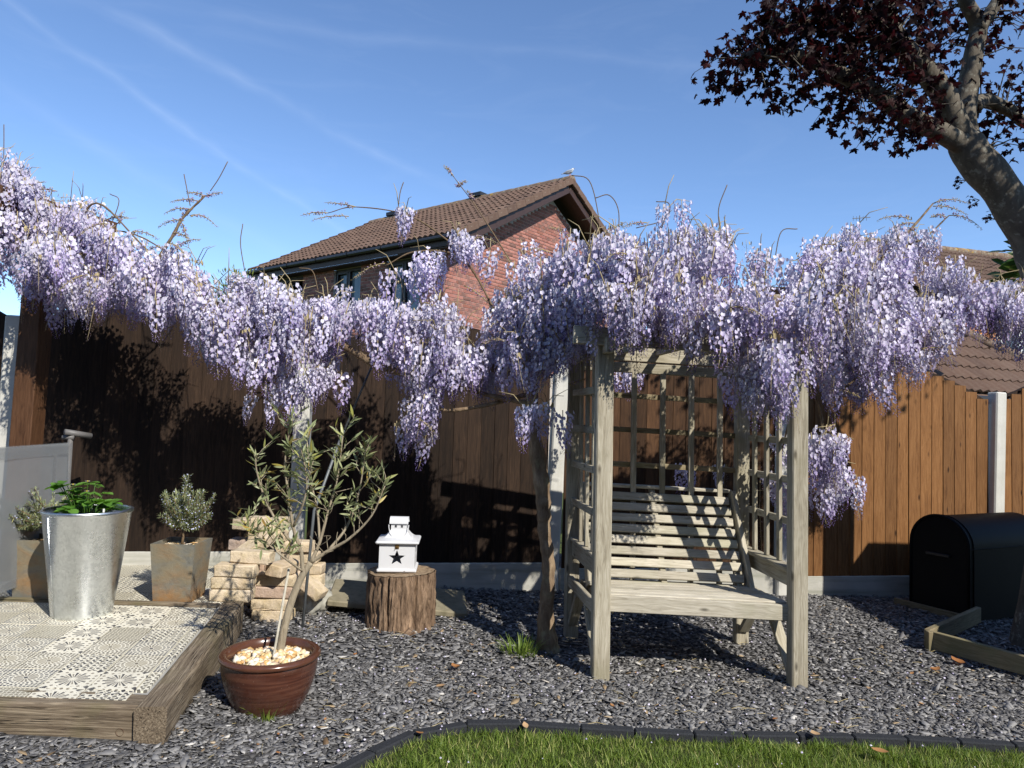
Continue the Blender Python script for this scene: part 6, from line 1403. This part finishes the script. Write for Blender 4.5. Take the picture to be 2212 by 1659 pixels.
for c_ in (((-2.40, 5.28, 3.02), (-1, 0, .25), .20, .06), ((-2.44, 5.27, 2.95), (-1, 0, .3), .20, .09), ((-2.36, 5.28, 3.06), (-.9, .1, .5), .15, .05), ((-2.49, 5.25, 2.86), (-1, 0, .25), .18, .10), ((-2.45, 5.25, 2.90), (1, 0, .35), .20, .14), ((-2.50, 5.24, 2.84), (.3, 0, -.6), .12, .06), ((-2.55, 5.2, 2.75), (1, 0, .1), .13, .05), ((-2.36, 5.28, 3.06), (1, 0, .4), .13, .02), ((-2.46, 5.24, 2.93), (-.5, 0, -.4), .10, .06),
           ((2.85, 4.8, 3.02), (1, -.1, .5), .26, .12), ((2.85, 4.8, 3.0), (1, 0, .15), .24, .09), ((2.70, 4.8, 2.90), (-1, 0, .45), .26, .12), ((2.72, 4.8, 2.88), (-1, 0, .1), .20, .10), ((3.02, 4.9, 2.97), (1, 0, .2), .24, .14), ((3.0, 4.9, 2.96), (-.8, 0, .4), .13, .07), ((2.74, 4.8, 2.85), (-.7, 0, -.1), .16, .08), ((2.66, 4.8, 2.80), (-1, 0, .2), .18, .09),
           ((-1.35, 5.0, 2.88), (-1, 0, .15), .18, .05), ((-1.15, 5.0, 2.93), (-1, 0, .25), .22, .03), ((-1.2, 5.0, 2.86), (-1, 0, .1), .25, .06), ((-.92, 4.95, 2.52), (-1, 0, -.1), .22, .10), ((-.45, 4.85, 3.12), (-.5, 0, .8), .12, .03), ((-.43, 4.85, 3.05), (.6, 0, .6), .10, .03), ((-.30, 4.8, 2.95), (-.4, 0, .7), .10, .03),
           ((.55, 4.35, 2.62), (.9, 0, .75), .16, .03), ((.80, 4.3, 2.68), (-1, 0, .1), .16, .05), ((-3.0, 5.1, 2.80), (.8, 0, .5), .2, .08), ((-2.9, 5.1, 2.78), (.3, 0, 1), .12, .02), ((-2.8, 5.1, 2.72), (1, 0, .3), .2, .1), ((-.35, 4.8, 2.35), (1, 0, -.3), .25, .12), ((.0, 4.7, 2.30), (-1, 0, -.5), .28, .10), ((2.12, 4.6, 1.70), (1, 0, .1), .14, .05), ((.36, 4.5, 1.68), (1, 0, .5), .12, .01)):
    catkin(*c_)
for pts in ([(-2.32, 5.28, 3.1), (-2.26, 5.28, 3.2), (-2.20, 5.28, 3.33)], [(-2.46, 5.27, 2.98), (-2.49, 5.27, 3.1), (-2.52, 5.27, 3.22)], [(-2.95, 5.1, 2.76), (-2.90, 5.1, 2.95), (-2.97, 5.1, 3.0)], [(-2.02, 5.25, 2.5), (-2.06, 5.25, 2.7), (-2.05, 5.25, 2.85)], [(.52, 4.35, 2.55), (.50, 4.35, 2.75), (.44, 4.35, 2.95), (.33, 4.35, 2.98)], [(.62, 4.35, 2.5), (.63, 4.35, 2.75), (.57, 4.35, 2.86), (.48, 4.35, 2.84)], [(.74, 4.35, 2.66), (.92, 4.35, 2.72), (.94, 4.35, 2.82), (.86, 4.35, 2.83)], [(1.26, 4.35, 2.65), (1.25, 4.35, 2.8), (1.30, 4.35, 2.95)], [(1.62, 4.4, 2.5), (1.66, 4.4, 2.68), (1.76, 4.4, 2.70)], [(-.85, 5.0, 2.95), (-.84, 5.0, 3.05), (-.82, 5.0, 3.12)], [(-1.45, 5.2, 2.35), (-1.5, 5.2, 2.5), (-1.6, 5.2, 2.52)], [(1.75, 4.4, 2.5), (1.95, 4.45, 2.62), (2.2, 4.5, 2.60)], [(-3.68, 5.0, 3.1), (-3.69, 5.0, 3.3), (-3.70, 5.0, 3.45)]):
    q = MB(); q.tube(bez([forward(v) for v in pts], 6), .0032, 5); q.build('tendril', M_twig, wis, None, True)
for _ in range(46):      # bud sprays breaking out of the mass
    x, y, z, ln, dy = anch[nr.randint(len(anch))]; s_ = nr.choice((-1, 1)); catkin((x, y - .10, z), (s_, nr.normal(-.3, .3), nr.uniform(-.3, .7)), nr.uniform(.12, .24), nr.uniform(.04, .12))
# young leaves
for p in ((.60, 4.3, 2.45), (.66, 4.3, 2.55), (2.14, 4.55, 1.88), (-.8, 5.1, 2.1), (-1.5, 5.15, 2.25), (-2.2, 5.1, 2.3)):
    it = [(con, m4(np.array(Vector((nr.normal(), nr.normal() - .5, nr.uniform(0, 1))).normalized().to_track_quat('Y', 'Z').to_matrix()), Vector(p) + Vector((nr.normal(0, .03), nr.normal(0, .03), nr.normal(0, .03))), nr.uniform(.03, .06)), {'tone': nr.rand()}) for _ in range(14)]
    V, T, A = merge(it); tag(obj('young_leaves', np_mesh('young_leaves', V, T, A), M_conifer, wis), kind='stuff')

# ================================================================== SMALL THINGS ON THE GROUND
def dead_leaf(x, y, s_, label, rz, curl=.5, zoff=.012):
    vs = []; n = 6
    for i in range(n + 1):
        t_ = i / n; w_ = .36 * math.sin(math.pi * min(1, t_ * .96 + .02)); b_ = curl * (t_ - .5) ** 2
        vs += [(-w_, t_ - .5, b_ + curl * w_ * w_ * 1.6), (0, t_ - .5, b_), (w_, t_ - .5, b_ + curl * w_ * w_ * 1.2)]
    q = MB(); q.add(vs, [f for i in range(n) for f in ((3 * i, 3 * i + 1, 3 * i + 4, 3 * i + 3), (3 * i + 1, 3 * i + 2, 3 * i + 5, 3 * i + 4))]); MM = Matrix.Translation((x, y, gz(x) + zoff)) @ Matrix.Rotation(R(rz), 4, 'Z') @ Matrix.Rotation(R(rng.uniform(-20, 25)), 4, 'X') @ Matrix.Scale(s_, 4)
    tag(q.build('fallen_leaf', M_dead, None, MM, True), label, 'leaf', 'fallen dead leaves')
dead_leaf(-.27, 4.10, .068, 'large curled orange dead leaf lying on the slate in front of the wisteria trunk', 40, 1.1, .03)
dead_leaf(-.33, 3.86, .06, 'pinkish brown dead leaf on the slate nearer the lawn than the large curled one', 80, .5)
dead_leaf(2.97, 4.72, .10, 'dark crumpled dead leaf against the timber bed corner', 20, .9, .03); dead_leaf(2.72, 4.55, .08, 'dead leaf on the sunlit slate left of the timber bed', 120, .9, .025)
dead_leaf(1.47, 3.40, .06, 'brown dead leaf standing upright against the lawn edging', 5, .6, .06); dead_leaf(1.70, 3.26, .07, 'long pinkish dead leaf lying on the lawn right of centre', 60, .4, .06)
dead_leaf(2.55, 3.32, .04, 'small tan dead leaf on the lawn at the right', 100, .5, .06); dead_leaf(-.36, 3.20, .045, 'orange dead leaf on the left end of the lawn edging', 140, .5, .05); dead_leaf(.11, 3.34, .04, 'pale dead leaf stuck in grass by the edging at the centre', 20, .5, .05)
for k in range(46):
    x = nr.uniform(-1.4, 2.6); y = nr.uniform(2.9, 4.6)
    if not chip_ok(x, y) or (x - pc_.x) ** 2 + (y - pc_.y) ** 2 < .07: continue
    dead_leaf(x, y, nr.uniform(.014, .030), 'small yellow brown dead leaf scattered on the dark slate', nr.uniform(0, 360), .5, .022)
# fallen petals and thin straws
it = []
for _ in range(420):
    x = nr.uniform(-1.4, 3.2); y = nr.uniform(2.9, 5.4)
    if not chip_ok(x, y): continue
    it.append((FLT, m4(rotz(nr.uniform(0, 6.28)) @ rotx(nr.uniform(-.6, .6)), (x, y, gz(x) + .022), nr.uniform(.006, .011)), {'tint': nr.uniform(0, .35), 'tone': nr.rand()}))
for _ in range(34):
    x = nr.uniform(-.4, 3.0); y = nr.uniform(2.9, 3.4); it.append((FLT, m4(rotz(nr.uniform(0, 6.28)), (x, y, gz(x) + .055), nr.uniform(.005, .009)), {'tint': nr.uniform(.05, .4), 'tone': nr.rand()}))
V, T, A = merge(it); tag(obj('fallen_petals', np_mesh('fallen_petals', V, T, A), M_petal), kind='stuff')
q = MB()
for _ in range(230):
    x = nr.uniform(-1.4, 3.2); y = nr.uniform(2.9, 5.0)
    if not chip_ok(x, y): continue
    a = nr.uniform(0, 6.28); l_ = nr.uniform(.03, .10); c_ = nr.normal(0, .015); q.tube([(x, y, gz(x) + .020), (x + l_ * .5 * math.cos(a) - c_ * math.sin(a), y + l_ * .5 * math.sin(a) + c_ * math.cos(a), gz(x) + .026), (x + l_ * math.cos(a), y + l_ * math.sin(a), gz(x) + .020)], .0012, 3)
tag(q.build('straw_litter', M_gstem), kind='stuff')
